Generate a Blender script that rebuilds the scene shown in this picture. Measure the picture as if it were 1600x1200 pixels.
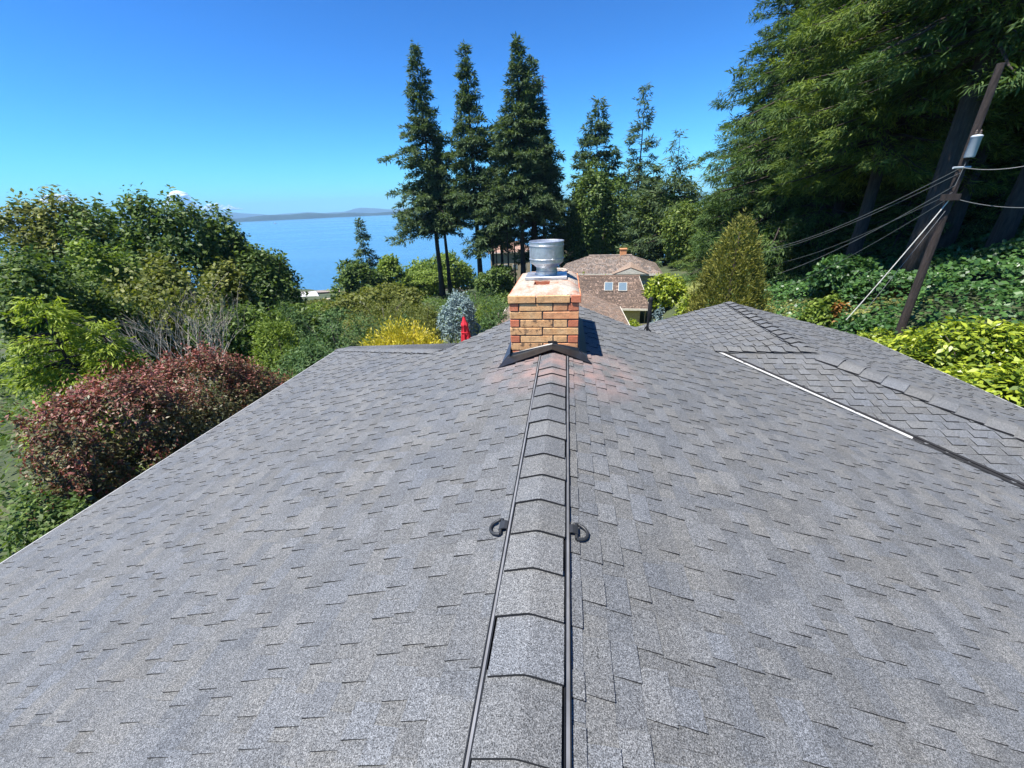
import bpy, bmesh, math, random
import numpy as np
from mathutils import Vector, Matrix

for o in list(bpy.data.objects): bpy.data.objects.remove(o)
SC = bpy.context.scene
COL = SC.collection
R_ = math.radians

# ------------------------------------------------------------------ camera
CAM = np.array([0.1224, 0.0, 1.5]); FPX = 615.0
YAW, PITCH, ROLL = R_(8.322), R_(24.313), R_(-2.520)
_F = np.array([-math.sin(YAW)*math.cos(PITCH), math.cos(YAW)*math.cos(PITCH), -math.sin(PITCH)])
_R0 = np.array([math.cos(YAW), math.sin(YAW), 0.0]); _U0 = np.cross(_R0, _F)
_R = _R0*math.cos(ROLL) + _U0*math.sin(ROLL); _U = np.cross(_R, _F)
cam = bpy.data.cameras.new('camera'); camo = bpy.data.objects.new('camera', cam); COL.objects.link(camo)
cam.sensor_width = 36.0; cam.lens = FPX/1600*36; cam.clip_start = 0.05; cam.clip_end = 60000
camo.matrix_world = Matrix(((_R[0], _U[0], -_F[0], CAM[0]), (_R[1], _U[1], -_F[1], CAM[1]),
                            (_R[2], _U[2], -_F[2], CAM[2]), (0, 0, 0, 1)))
SC.camera = camo

# ------------------------------------------------------------------ sky, sun, exposure
SUN_EL, SUN_AZ = R_(65), R_(-127)          # azimuth clockwise from +Y
world = bpy.data.worlds.new('World'); SC.world = world; world.use_nodes = True
nt = world.node_tree; bg = nt.nodes['Background']
sky = nt.nodes.new('ShaderNodeTexSky'); sky.sky_type = 'NISHITA'; sky.sun_disc = False
sky.sun_elevation = SUN_EL; sky.sun_rotation = SUN_AZ
sky.altitude = 0; sky.air_density = 1.0; sky.dust_density = 0.1; sky.ozone_density = 2.5
SKY_K = 0.105*2**0.85                                      # the camera's contrasty, saturated rendering of a clear sky: one curve for the whole dome
hs = nt.nodes.new('ShaderNodeMix'); hs.data_type = 'RGBA'; hs.blend_type = 'MULTIPLY'; hs.inputs[0].default_value = 1.0
hs.inputs[7].default_value = (0.40*SKY_K, 0.80*SKY_K, 1.02*SKY_K, 1)
gm_ = nt.nodes.new('ShaderNodeGamma'); gm_.inputs['Gamma'].default_value = 1.6
h2_ = nt.nodes.new('ShaderNodeMix'); h2_.data_type = 'RGBA'; h2_.blend_type = 'MULTIPLY'; h2_.inputs[0].default_value = 1.0
h2_.inputs[7].default_value = (0.86/SKY_K, 0.86/SKY_K, 0.86/SKY_K, 1)
nt.links.new(sky.outputs[0], hs.inputs[6]); nt.links.new(hs.outputs[2], gm_.inputs['Color']); nt.links.new(gm_.outputs[0], h2_.inputs[6]); nt.links.new(h2_.outputs[2], bg.inputs['Color'])
bg.inputs['Strength'].default_value = 0.105
sun = bpy.data.lights.new('sun', 'SUN'); sun.energy = 4.8; sun.angle = R_(0.53); sun.color = (1.0, 0.955, 0.89)
suno = bpy.data.objects.new('sun', sun); COL.objects.link(suno)
sd = Vector((math.sin(SUN_AZ)*math.cos(SUN_EL), math.cos(SUN_AZ)*math.cos(SUN_EL), math.sin(SUN_EL)))
suno.rotation_euler = sd.to_track_quat('Z', 'Y').to_euler(); suno.location = (-20, -10, 40)
SC.view_settings.view_transform = 'Standard'; SC.view_settings.look = 'None'
SC.view_settings.exposure = 1.12; SC.view_settings.gamma = 1.0
SC.cycles.max_bounces = 6; SC.cycles.transmission_bounces = 4; SC.cycles.volume_bounces = 0
SC.cycles.transparent_max_bounces = 4; SC.cycles.use_adaptive_sampling = True
SC.cycles.caustics_reflective = False; SC.cycles.caustics_refractive = False

# ------------------------------------------------------------------ helpers
def ray(px, py):
    d = _F + _R*(px-800)/FPX + _U*(600-py)/FPX
    return d/np.linalg.norm(d)
def at(px, py, D):
    """world point on the sight line of photo pixel (px,py) at horizontal distance D"""
    d = ray(px, py); return CAM + d*(D/math.hypot(d[0], d[1]))
def project(P):
    d = np.asarray(P, float) - CAM; z = d@_F
    return 800+FPX*(d@_R)/z, 600-FPX*(d@_U)/z, z
def sstep(a, b, x):
    t = np.clip((np.asarray(x, float)-a)/(b-a), 0, 1); return t*t*(3-2*t)
def link(o, parent=None):
    COL.objects.link(o)
    if parent is not None: o.parent = parent
    return o
def tag(o, label=None, cat=None, group=None, kind=None):
    if label: o['label'] = label
    if cat: o['category'] = cat
    if group: o['group'] = group
    if kind: o['kind'] = kind
    return o
def empty(name, loc=(0, 0, 0), rz=0.0):
    o = bpy.data.objects.new(name, None); o.empty_display_size = 0.3
    o.location = loc; o.rotation_euler = (0, 0, rz); COL.objects.link(o); return o
def mesh_np(name, V, Fq, mats=(), smooth=False):
    """numpy mesh with uniform faces (n,k)"""
    V = np.ascontiguousarray(V, dtype=np.float32); Fq = np.ascontiguousarray(Fq, dtype=np.int32)
    me = bpy.data.meshes.new(name); k = Fq.shape[1]; n = len(Fq)
    me.vertices.add(len(V)); me.vertices.foreach_set('co', V.ravel())
    me.loops.add(n*k); me.loops.foreach_set('vertex_index', Fq.ravel())
    me.polygons.add(n); me.polygons.foreach_set('loop_start', np.arange(0, n*k, k, dtype=np.int32))
    if smooth: me.polygons.foreach_set('use_smooth', np.ones(n, dtype=bool))
    for m in mats: me.materials.append(m)
    me.update(calc_edges=True); return me
class MB:
    """collects shapes, builds one mesh object"""
    def __init__(s): s.v = []; s.f = []; s.m = []; s.c = []
    def add(s, vs, fs, mi=0, col=None):
        b = len(s.v); s.v += [tuple(map(float, p)) for p in vs]
        for f in fs:
            s.f.append(tuple(b+i for i in f)); s.m.append(mi); s.c.append(col)
    def box(s, c, size, rz=0.0, mi=0, col=None, taper=1.0):
        cx, cy, cz = c; sx, sy, sz = [q/2 for q in size]; cs, sn = math.cos(rz), math.sin(rz); vs = []
        for z, t in ((-sz, 1), (sz, taper)):
            for x, y in ((-sx, -sy), (sx, -sy), (sx, sy), (-sx, sy)):
                vs.append((cx+(x*cs-y*sn)*t, cy+(x*sn+y*cs)*t, cz+z))
        s.add(vs, [(3, 2, 1, 0), (4, 5, 6, 7), (0, 1, 5, 4), (1, 2, 6, 5), (2, 3, 7, 6), (3, 0, 4, 7)], mi, col)
    def tube(s, pts, rad, seg=6, mi=0, cap=True, col=None):
        pts = [Vector(p) for p in pts]; n = len(pts)
        if not hasattr(rad, '__len__'): rad = [rad]*n
        vs = []; ref = Vector((0.13, 0.31, 0.94))
        for i, p in enumerate(pts):
            t = (pts[min(i+1, n-1)]-pts[max(i-1, 0)]).normalized()
            a = t.cross(ref)
            if a.length < 0.1: a = t.cross(Vector((1, 0, 0)))
            a.normalize(); b = t.cross(a)
            for k in range(seg):
                q = 2*math.pi*k/seg; vs.append(p+(a*math.cos(q)+b*math.sin(q))*rad[i])
        fs = []
        for i in range(n-1):
            for k in range(seg):
                k2 = (k+1) % seg; fs.append((i*seg+k, (i+1)*seg+k, (i+1)*seg+k2, i*seg+k2))
        if cap: fs += [tuple(range(seg)), tuple((n-1)*seg+k for k in reversed(range(seg)))]
        s.add(vs, fs, mi, col)
    def lathe(s, prof, c=(0, 0, 0), seg=40, mi=0):
        vs = []; n = len(prof)
        for r, z in prof:
            for k in range(seg):
                q = 2*math.pi*k/seg; vs.append((c[0]+r*math.cos(q), c[1]+r*math.sin(q), c[2]+z))
        fs = []
        for i in range(n-1):
            for k in range(seg):
                k2 = (k+1) % seg; fs.append((i*seg+k, i*seg+k2, (i+1)*seg+k2, (i+1)*seg+k))
        s.add(vs, fs, mi)
    def prism(s, poly, z0, z1, mi=0):
        n = len(poly); vs = [(x, y, z0) for x, y in poly]+[(x, y, z1) for x, y in poly]
        s.add(vs, [tuple(reversed(range(n))), tuple(range(n, 2*n))]+[(i, (i+1) % n, n+(i+1) % n, n+i) for i in range(n)], mi)
    def slab(s, poly, thick, mi=0):
        """poly: 3D planar polygon (ccw from above), extruded straight down"""
        n = len(poly); vs = list(poly)+[(p[0], p[1], p[2]-thick) for p in poly]
        s.add(vs, [tuple(range(n)), tuple(reversed(range(n, 2*n)))]+[(i, n+i, n+(i+1) % n, (i+1) % n) for i in range(n)], mi)
    def mesh(s, name, mats, smooth=False):
        me = bpy.data.meshes.new(name); me.from_pydata(s.v, [], s.f)
        for m in mats: me.materials.append(m)
        me.polygons.foreach_set('material_index', s.m)
        if smooth: me.polygons.foreach_set('use_smooth', [True]*len(s.f))
        if any(c is not None for c in s.c):
            ca = me.color_attributes.new('tint', 'FLOAT_COLOR', 'CORNER'); arr = []
            for f, c in zip(s.f, s.c):
                c = c or (1, 1, 1); arr += [c[0], c[1], c[2], 1.0]*len(f)
            ca.data.foreach_set('color', arr)
        me.update(); return me
    def build(s, name, mats, parent=None, smooth=False):
        if not isinstance(mats, (list, tuple)): mats = [mats]
        return link(bpy.data.objects.new(name, s.mesh(name, mats, smooth)), parent)
def smooth_angle(o, deg=40):
    me = o.data; me.polygons.foreach_set('use_smooth', [True]*len(me.polygons))
    try: me.set_sharp_from_angle(angle=R_(deg))
    except Exception: pass
    return o
def bevel(o, w=0.004, seg=1):
    m = o.modifiers.new('bevel', 'BEVEL'); m.width = w; m.segments = seg; m.limit_method = 'ANGLE'; return o

# ------------------------------------------------------------------ materials
def newmat(name):
    m = bpy.data.materials.new(name); m.use_nodes = True; t = m.node_tree; b = t.nodes['Principled BSDF']
    return m, t, b
def nd(t, typ, **kw):
    n = t.nodes.new(typ)
    for k, v in kw.items():
        if k in n.inputs: n.inputs[k].default_value = v
        else: setattr(n, k, v)
    return n
def lk(t, a, b): t.links.new(a, b)
def ramp(t, fac, stops):
    r = t.nodes.new('ShaderNodeValToRGB'); e = r.color_ramp.elements
    while len(e) < len(stops): e.new(0.5)
    for i, (p, c) in enumerate(stops): e[i].position = p; e[i].color = (*c, 1)
    lk(t, fac, r.inputs['Fac']); return r.outputs['Color']
def mixc(t, fac, a, b, mode='MIX'):
    m = t.nodes.new('ShaderNodeMix'); m.data_type = 'RGBA'; m.blend_type = mode
    for s, v in ((0, fac), (6, a), (7, b)):
        if hasattr(v, 'is_linked'): lk(t, v, m.inputs[s])
        elif s == 0: m.inputs[0].default_value = v
        else: m.inputs[s].default_value = (*v, 1)
    return m.outputs[2]
def objco(t):
    n = t.nodes.new('ShaderNodeTexCoord'); return n.outputs['Object']
def worldco(t):
    n = t.nodes.new('ShaderNodeNewGeometry'); return n.outputs['Position']
def noise(t, co, scale, detail=3, rough=0.55):
    n = nd(t, 'ShaderNodeTexNoise'); n.inputs['Scale'].default_value = scale; n.inputs['Detail'].default_value = detail
    n.inputs['Roughness'].default_value = rough; lk(t, co, n.inputs['Vector']); return n.outputs['Fac']
def bumpn(t, b, h, strength=0.3, dist=0.01):
    n = nd(t, 'ShaderNodeBump'); n.inputs['Strength'].default_value = strength; n.inputs['Distance'].default_value = dist
    lk(t, h, n.inputs['Height']); lk(t, n.outputs['Normal'], b.inputs['Normal'])
def simple(name, c, rough=0.6, metal=0.0, var=0.25, scale=8, bump=0.0, bscale=60):
    m, t, b = newmat(name); co = objco(t)
    lo = tuple(max(0, x*(1-var)) for x in c); hi = tuple(min(1, x*(1+var)) for x in c)
    lk(t, ramp(t, noise(t, co, scale, 5), [(0.3, lo), (0.7, hi)]), b.inputs['Base Color'])
    b.inputs['Roughness'].default_value = rough; b.inputs['Metallic'].default_value = metal
    if bump: bumpn(t, b, noise(t, co, bscale, 3), bump, 0.01)
    return m
def shingle_mat(name, base, speck=0.55, stain=False, gscale=330):
    m, t, b = newmat(name); co = worldco(t)
    at_ = nd(t, 'ShaderNodeAttribute'); at_.attribute_name = 'tint'
    c = mixc(t, 1.0, base, at_.outputs['Color'], 'MULTIPLY')
    # mineral granules: light and dark specks of a couple of millimetres
    g1 = ramp(t, noise(t, co, gscale, 2, 0.7), [(0.30, (1-speck,)*3), (0.50, (0.92,)*3), (0.66, (1.0+speck,)*3)])
    c = mixc(t, 1.0, c, g1, 'MULTIPLY')
    g2 = ramp(t, noise(t, co, gscale*0.33, 2, 0.6), [(0.36, (0.78, 0.79, 0.80)), (0.64, (1.22, 1.21, 1.2))])
    c = mixc(t, 1.0, c, g2, 'MULTIPLY')
    # weathering in broad soft patches
    w = ramp(t, noise(t, co, 1.3, 4, 0.6), [(0.32, (0.90, 0.92, 0.96)), (0.68, (1.10, 1.07, 1.03))])
    c = mixc(t, 1.0, c, w, 'MULTIPLY')
    if stain:      # brick dust washed down around the chimney foot
        vm = nd(t, 'ShaderNodeVectorMath', operation='DISTANCE'); lk(t, co, vm.inputs[0]); vm.inputs[1].default_value = (0.1, 4.0, -0.1)
        f = ramp(t, vm.outputs['Value'], [(0.35, (1, 1, 1)), (0.95, (0, 0, 0))])
        n2 = ramp(t, noise(t, co, 4.5, 3), [(0.35, (0, 0, 0)), (0.65, (1, 1, 1))])
        ff = mixc(t, 1.0, f, n2, 'MULTIPLY')
        c = mixc(t, mixc(t, 1.0, ff, (0.62,)*3, 'MULTIPLY'), c, (0.34, 0.205, 0.17))
    lk(t, c, b.inputs['Base Color']); b.inputs['Roughness'].default_value = 0.78
    b.inputs['Specular IOR Level'].default_value = 0.42
    bumpn(t, b, noise(t, co, gscale*0.8, 2, 0.7), 0.75, 0.003)
    return m
def leaf_mat(name, dark, light, trans=0.28, rough=0.5, spec=0.35, extra=None, transcol=None):
    m, t, b = newmat(name); g = nd(t, 'ShaderNodeNewGeometry')
    c = ramp(t, g.outputs['Random Per Island'], [(0.0, dark), (0.6, tuple((a+q)/2 for a, q in zip(dark, light))), (1.0, light)])
    n = ramp(t, noise(t, objco(t), 0.9, 3), [(0.35, (0.90, 0.94, 0.9)), (0.65, (1.42, 1.36, 1.25))])
    c = mixc(t, 1.0, c, n, 'MULTIPLY')
    if extra:    # young growth of another colour, carried by the leaves themselves
        a = nd(t, 'ShaderNodeAttribute'); a.attribute_name = 'young'
        c = mixc(t, a.outputs['Fac'], c, mixc(t, g.outputs['Random Per Island'], extra[0], extra[1]))
    lk(t, c, b.inputs['Base Color']); b.inputs['Roughness'].default_value = rough; b.inputs['Specular IOR Level'].default_value = spec
    tr = nd(t, 'ShaderNodeBsdfTranslucent'); lk(t, mixc(t, 1.0, c, transcol or (1.25, 1.3, 0.55), 'MULTIPLY'), tr.inputs['Color'])
    mx = nd(t, 'ShaderNodeMixShader'); mx.inputs['Fac'].default_value = trans
    lk(t, b.outputs[0], mx.inputs[1]); lk(t, tr.outputs[0], mx.inputs[2])
    lk(t, mx.outputs[0], t.nodes['Material Output'].inputs['Surface'])
    return m
def bark_mat(name, c):
    m, t, b = newmat(name); co = objco(t)
    mp = nd(t, 'ShaderNodeMapping'); mp.inputs['Scale'].default_value = (6, 6, 0.9); lk(t, co, mp.inputs['Vector'])
    f = noise(t, mp.outputs[0], 2.5, 5, 0.65)
    lk(t, ramp(t, f, [(0.3, tuple(x*0.45 for x in c)), (0.7, tuple(x*1.5 for x in c))]), b.inputs['Base Color'])
    b.inputs['Roughness'].default_value = 0.9; bumpn(t, b, f, 0.9, 0.06); return m
M = {}
M['shingle'] = shingle_mat('asphalt_shingle', (0.119, 0.124, 0.126), speck=1.0, stain=True, gscale=240)
M['edge'] = simple('shingle_edge', (0.012, 0.012, 0.013), 0.9)
M['shake'] = shingle_mat('cedar_shake', (0.205, 0.165, 0.138), 0.45, gscale=22)
M['shake_edge'] = simple('shake_edge', (0.045, 0.033, 0.026), 0.95)
M['black_metal'] = simple('black_sheet_metal', (0.014, 0.014, 0.015), 0.42, 0.0, 0.4, 14)
M['navy_metal'] = simple('coated_steel', (0.030, 0.036, 0.055), 0.45)
M['vent_black'] = simple('black_plastic', (0.010, 0.010, 0.011), 0.6)
M['vent_grey'] = simple('grey_vent_rail', (0.17, 0.175, 0.185), 0.55)
M['ring'] = simple('anchor_steel', (0.030, 0.032, 0.034), 0.5, 0.2)
M['white_metal'] = simple('white_painted_metal', (0.78, 0.78, 0.76), 0.4, 0, 0.08)
M['drip'] = simple('aged_drip_edge', (0.42, 0.42, 0.40), 0.5, 0, 0.15); M['valley_metal'] = simple('galvanised_valley', (0.60, 0.60, 0.58), 0.38, 0.25, 0.12)
M['galv'] = None
m_, t_, b_ = newmat('galvanised_steel'); co_ = objco(t_)
lk(t_, ramp(t_, noise(t_, co_, 22, 4, 0.6), [(0.3, (0.50, 0.51, 0.52)), (0.7, (0.70, 0.71, 0.72))]), b_.inputs['Base Color'])
lk(t_, ramp(t_, noise(t_, co_, 9, 4), [(0.3, (0.30,)*3), (0.7, (0.48,)*3)]), b_.inputs['Roughness'])
b_.inputs['Metallic'].default_value = 0.8; M['galv'] = m_
M['wall'] = simple('painted_siding', (0.42, 0.40, 0.36), 0.7)
M['wall_tan'] = simple('tan_board_siding', (0.36, 0.30, 0.20), 0.75)
M['glass'] = simple('skylight_glass', (0.12, 0.17, 0.21), 0.12, 0.0, 0.1)
M['mortar'] = simple('mortar', (0.080, 0.070, 0.062), 0.95, 0, 0.5, 30, 0.5, 120)
M['crown'] = None
m_, t_, b_ = newmat('mortar_crown'); co_ = objco(t_)
c_ = ramp(t_, noise(t_, co_, 7, 5, 0.65), [(0.30, (0.40, 0.17, 0.10)), (0.44, (0.44, 0.30, 0.22)), (0.56, (0.46, 0.41, 0.34)), (0.72, (0.25, 0.20, 0.16))])
lk(t_, mixc(t_, 1.0, c_, ramp(t_, noise(t_, co_, 90, 3), [(0.3, (0.75,)*3), (0.7, (1.2,)*3)]), 'MULTIPLY'), b_.inputs['Base Color'])
b_.inputs['Roughness'].default_value = 0.95; bumpn(t_, b_, noise(t_, co_, 45, 5), 1.0, 0.02); M['crown'] = m_
def brick_mat(name, a, b2, soot):
    m, t, b = newmat(name); co = worldco(t)
    c = ramp(t, noise(t, co, 9, 5, 0.65), [(0.3, a), (0.7, b2)])
    s = ramp(t, noise(t, co, 21, 4, 0.7), [(0.50, (0, 0, 0)), (0.62, (1, 1, 1))])
    sf = mixc(t, 1.0, s, (soot,)*3, 'MULTIPLY')
    c = mixc(t, sf, c, (0.055, 0.038, 0.028))
    c = mixc(t, 1.0, c, ramp(t, noise(t, co, 140, 2), [(0.3, (0.8,)*3), (0.7, (1.2,)*3)]), 'MULTIPLY')
    lk(t, c, b.inputs['Base Color']); b.inputs['Roughness'].default_value = 0.9
    bumpn(t, b, noise(t, co, 75, 4, 0.7), 0.6, 0.006); return m
BR = [brick_mat('brick_buff', (0.62, 0.31, 0.12), (0.74, 0.46, 0.22), 0.30), brick_mat('brick_orange', (0.60, 0.24, 0.10), (0.70, 0.36, 0.17), 0.25),
      brick_mat('brick_red', (0.48, 0.13, 0.06), (0.56, 0.20, 0.10), 0.15), brick_mat('brick_sooty', (0.56, 0.29, 0.12), (0.70, 0.42, 0.20), 0.8)]
M['bark'] = bark_mat('fir_bark', (0.046, 0.034, 0.028)); M['bark_grey'] = bark_mat('grey_bark', (0.16, 0.135, 0.115)); M['twig'] = bark_mat('bare_twig', (0.46, 0.41, 0.34))
M['rust_bark'] = bark_mat('dead_wood', (0.17, 0.105, 0.085)); M['pole'] = bark_mat('shaded_pole_wood', (0.034, 0.024, 0.020))  # pole wood: the shade it stands in is put into its colour
M['red_fabric'] = simple('red_umbrella_fabric', (0.62, 0.018, 0.035), 0.8, 0, 0.2)
M['fir'] = leaf_mat('fir_needles', (0.036, 0.066, 0.034), (0.125, 0.175, 0.082), 0.28, 0.65, 0.12)
M['forest'] = leaf_mat('forest_needles', (0.030, 0.064, 0.022), (0.112, 0.172, 0.056), 0.34, 0.6, 0.15)
M['cedar'] = leaf_mat('cedar_sprays', (0.040, 0.078, 0.022), (0.180, 0.235, 0.058), 0.38, 0.6, 0.15)
M['spruce'] = leaf_mat('blue_spruce', (0.11, 0.17, 0.18), (0.25, 0.33, 0.34), 0.12, 0.6, 0.2, None, (1, 1, 1))
M['maple'] = leaf_mat('maple_leaves', (0.034, 0.070, 0.018), (0.135, 0.195, 0.048), 0.32, 0.5, 0.22)
M['olive'] = leaf_mat('olive_leaves', (0.066, 0.088, 0.020), (0.200, 0.215, 0.055), 0.32, 0.5, 0.2)
M['alder'] = leaf_mat('alder_leaves', (0.070, 0.120, 0.020), (0.215, 0.285, 0.056), 0.34, 0.5, 0.2)
M['lime'] = leaf_mat('lime_thuja', (0.110, 0.170, 0.020), (0.330, 0.400, 0.060), 0.36, 0.55, 0.2)
M['juniper'] = leaf_mat('juniper', (0.034, 0.080, 0.030), (0.120, 0.190, 0.070), 0.26, 0.55, 0.18)
M['laurel'] = leaf_mat('laurel_leaves', (0.075, 0.130, 0.014), (0.360, 0.420, 0.040), 0.3, 0.36, 0.5)
M['ivy'] = leaf_mat('ivy_leaves', (0.024, 0.070, 0.020), (0.080, 0.165, 0.040), 0.25, 0.4, 0.45)
M['spirea'] = leaf_mat('golden_spirea', (0.30, 0.27, 0.025), (0.62, 0.54, 0.06), 0.3)
M['cypress'] = leaf_mat('olive_cypress', (0.095, 0.105, 0.022), (0.255, 0.250, 0.062), 0.25, 0.6, 0.2)
M['photinia'] = leaf_mat('photinia_leaves', (0.050, 0.058, 0.022), (0.150, 0.145, 0.062), 0.2, 0.48, 0.4,
                         ((0.19, 0.050, 0.040), (0.40, 0.15, 0.12)), (1.3, 0.9, 0.55))
M['madrone'] = leaf_mat('madrone_leaves', (0.055, 0.095, 0.020), (0.175, 0.230, 0.056), 0.3, 0.5, 0.2)
M['rust'] = leaf_mat('rust_leaves', (0.22, 0.09, 0.025), (0.36, 0.19, 0.05), 0.3)

# ------------------------------------------------------------------ terrain, sea, far shore
SEA = -28.0
_py = [-3500, -80, 8, 24, 36, 60, 90, 120, 150, 168, 420]
_pz = [-2.5, -3.6, -4.3, -7.2, -8.4, -10.3, -14.5, -21, -27.2, -28.8, -36]
def gz(x, y):
    x = np.asarray(x, float); y = np.asarray(y, float)
    z = np.interp(y, _py, _pz); ff = 1-sstep(55, 110, y)
    z = z + (sstep(6.9, 11, x)*3.3 + sstep(10, 26, x)*3.4 + sstep(26, 80, x)*9)*ff
    z = z - sstep(7, 40, -x)*3.0*(1-sstep(90, 140, y))
    z = z + 0.25*np.sin(x*0.31+y*0.17)*np.sin(y*0.23-x*0.11)*sstep(9, 16, np.hypot(x, y-3))
    return z
def grid(name, xs, ys, zf, mat):
    X, Y = np.meshgrid(xs, ys); Z = zf(X, Y); nx = len(xs); ny = len(ys)
    V = np.stack([X.ravel(), Y.ravel(), Z.ravel()], 1)
    i = np.arange(nx*ny).reshape(ny, nx); Fq = np.stack([i[:-1, :-1].ravel(), i[:-1, 1:].ravel(), i[1:, 1:].ravel(), i[1:, :-1].ravel()], 1)
    return link(bpy.data.objects.new(name, mesh_np(name, V, Fq, [mat], True)))
m_, t_, b_ = newmat('ground_soil'); co_ = worldco(t_)
c_ = ramp(t_, noise(t_, co_, 0.35, 6, 0.65), [(0.35, (0.030, 0.045, 0.018)), (0.55, (0.060, 0.080, 0.028)), (0.7, (0.085, 0.070, 0.045))])
lk(t_, c_, b_.inputs['Base Color']); b_.inputs['Roughness'].default_value = 0.95; bumpn(t_, b_, noise(t_, co_, 6, 5), 0.8, 0.1)
_xs = np.unique(np.concatenate([np.linspace(-3500, -160, 20), np.linspace(-160, 100, 150), np.linspace(100, 3500, 20)]))
_ys = np.unique(np.concatenate([np.linspace(-3500, -40, 15), np.linspace(-40, 180, 130), np.linspace(180, 420, 10)]))
tag(grid('ground', _xs, _ys, gz, m_), kind='structure')
m_, t_, b_ = newmat('sand'); co_ = worldco(t_)
lk(t_, ramp(t_, noise(t_, co_, 0.2, 6), [(0.3, (0.17, 0.13, 0.10)), (0.7, (0.30, 0.25, 0.20))]), b_.inputs['Base Color']); b_.inputs['Roughness'].default_value = 0.95
tag(grid('beach', np.linspace(-700, 700, 140), np.linspace(122, 164, 16), lambda x, y: gz(x, y)+0.15+0.2*np.sin(x*.07), m_), kind='structure')
m_, t_, b_ = newmat('sea_water'); co_ = worldco(t_)
mp_ = nd(t_, 'ShaderNodeMapping'); mp_.inputs['Scale'].default_value = (0.02, 0.16, 1); mp_.inputs['Rotation'].default_value = (0, 0, 0.25); lk(t_, co_, mp_.inputs['Vector'])
mq_ = nd(t_, 'ShaderNodeMapping'); mq_.inputs['Scale'].default_value = (0.0011, 0.011, 1); mq_.inputs['Rotation'].default_value = (0, 0, 0.12); lk(t_, co_, mq_.inputs['Vector'])
band_ = noise(t_, mq_.outputs[0], 1.0, 4, 0.6)
lk(t_, ramp(t_, band_, [(0.35, (0.040, 0.125, 0.235)), (0.65, (0.070, 0.185, 0.310))]), b_.inputs['Base Color'])
lk(t_, ramp(t_, band_, [(0.40, (0.10,)*3), (0.60, (0.26,)*3)]), b_.inputs['Roughness'])
b_.inputs['IOR'].default_value = 1.33
bumpn(t_, b_, noise(t_, mp_.outputs[0], 3.0, 5, 0.6), 0.5, 0.5)
sea = MB(); sea.add([(-11000, 120, SEA), (11000, 120, SEA), (11000, 11000, SEA), (-11000, 11000, SEA)], [(0, 1, 2, 3)])
tag(sea.build('sea', m_), kind='structure')
def far_land(name, az0, az1, dist, depth, hfun, mat, n=220):
    a = np.radians(np.linspace(az0, az1, n)); ts = np.array([0, .06, .2, .5, .8, 1.0]); pr = np.array([0, .6, .92, 1, .7, 0])
    h = hfun(np.degrees(a)); A, T = np.meshgrid(a, ts); D = dist+depth*T
    X = np.sin(A)*D; Y = np.cos(A)*D; Z = SEA-3+(h[None, :]+3)*pr[:, None]
    V = np.stack([X.ravel(), Y.ravel(), Z.ravel()], 1); i = np.arange(len(ts)*n).reshape(len(ts), n)
    Fq = np.stack([i[:-1, :-1].ravel(), i[:-1, 1:].ravel(), i[1:, 1:].ravel(), i[1:, :-1].ravel()], 1)
    return tag(link(bpy.data.objects.new(name, mesh_np(name, V, Fq, [mat], False))), kind='structure')
M['far_wood'] = simple('far_wooded_land', (0.012, 0.028, 0.026), 0.95, 0, 0.4, 0.01)
M['far_rock'] = simple('far_mountain', (0.025, 0.042, 0.055), 0.95, 0, 0.4, 0.002)
rs = np.random.RandomState(5)
def h_island(a):
    return 34+8*np.sin(a*0.35+1)+4*np.sin(a*1.3)+2.0*rs.rand(len(a))-12*sstep(-27, -20, a)+10*sstep(-8, 2, a)
far_land('far_island', -75, 40, 4100, 500, h_island, M['far_wood'], 420)
def h_mtn(a):
    h = 52+9*np.sin(a*.9)+5*np.sin(a*2.3+1)
    for c, w, q in ((-48, 6.5, 120), (-41, 3.0, 40), (-26.5, 2.0, 52), (-22, 4, 26), (-34, 4, 16), (-56, 6, 80)): h = h+q*np.exp(-((a-c)/w)**2)
    return h+4*rs.rand(len(a))
far_land('far_mountains', -80, 40, 8800, 1800, h_mtn, M['far_rock'], 360)

# ------------------------------------------------------------------ the house: roof planes
K = math.tan(R_(15.5)); YN = -2.4
XE_L, XE_R = -5.25, 5.35                      # eaves of the long roof
XR2, ZR2, Y2, YF2 = 3.74, -0.65, 6.14, 9.32   # second ridge (parallel), its height, near end, far end
XE2 = 6.72
house = empty('house', (0, 0, -4.3))
tag(house, 'house seen from its own ridge: long grey asphalt shingle roof with orange brick chimney', 'house')
HI = Matrix.Translation((0, 0, 4.3))
def hpart(o, parent=None):
    """o is given in world coordinates; parent it under the house keeping it in place"""
    o.parent = parent or house
    if parent is None: o.matrix_parent_inverse = HI
    return o
class Plane:
    def __init__(s, O, u, v):
        s.O = np.array(O, float); s.u = np.array(u, float)/np.linalg.norm(u); s.v = np.array(v, float)/np.linalg.norm(v)
        s.n = np.cross(s.u, s.v)
        if s.n[2] < 0: s.n = -s.n
    def P(s, a, b, h=0.0): return s.O+s.u*a+s.v*b+s.n*h
    def ab(s, x, y):      # plane coords of the point above (x,y)
        z = s.O[2]-(s.n[0]*(x-s.O[0])+s.n[1]*(y-s.O[1]))/s.n[2]; d = np.array([x, y, z])-s.O
        return (d@s.u, d@s.v)
    def W(s, x, y, h=0.0): return s.P(*s.ab(x, y), h)
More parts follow.
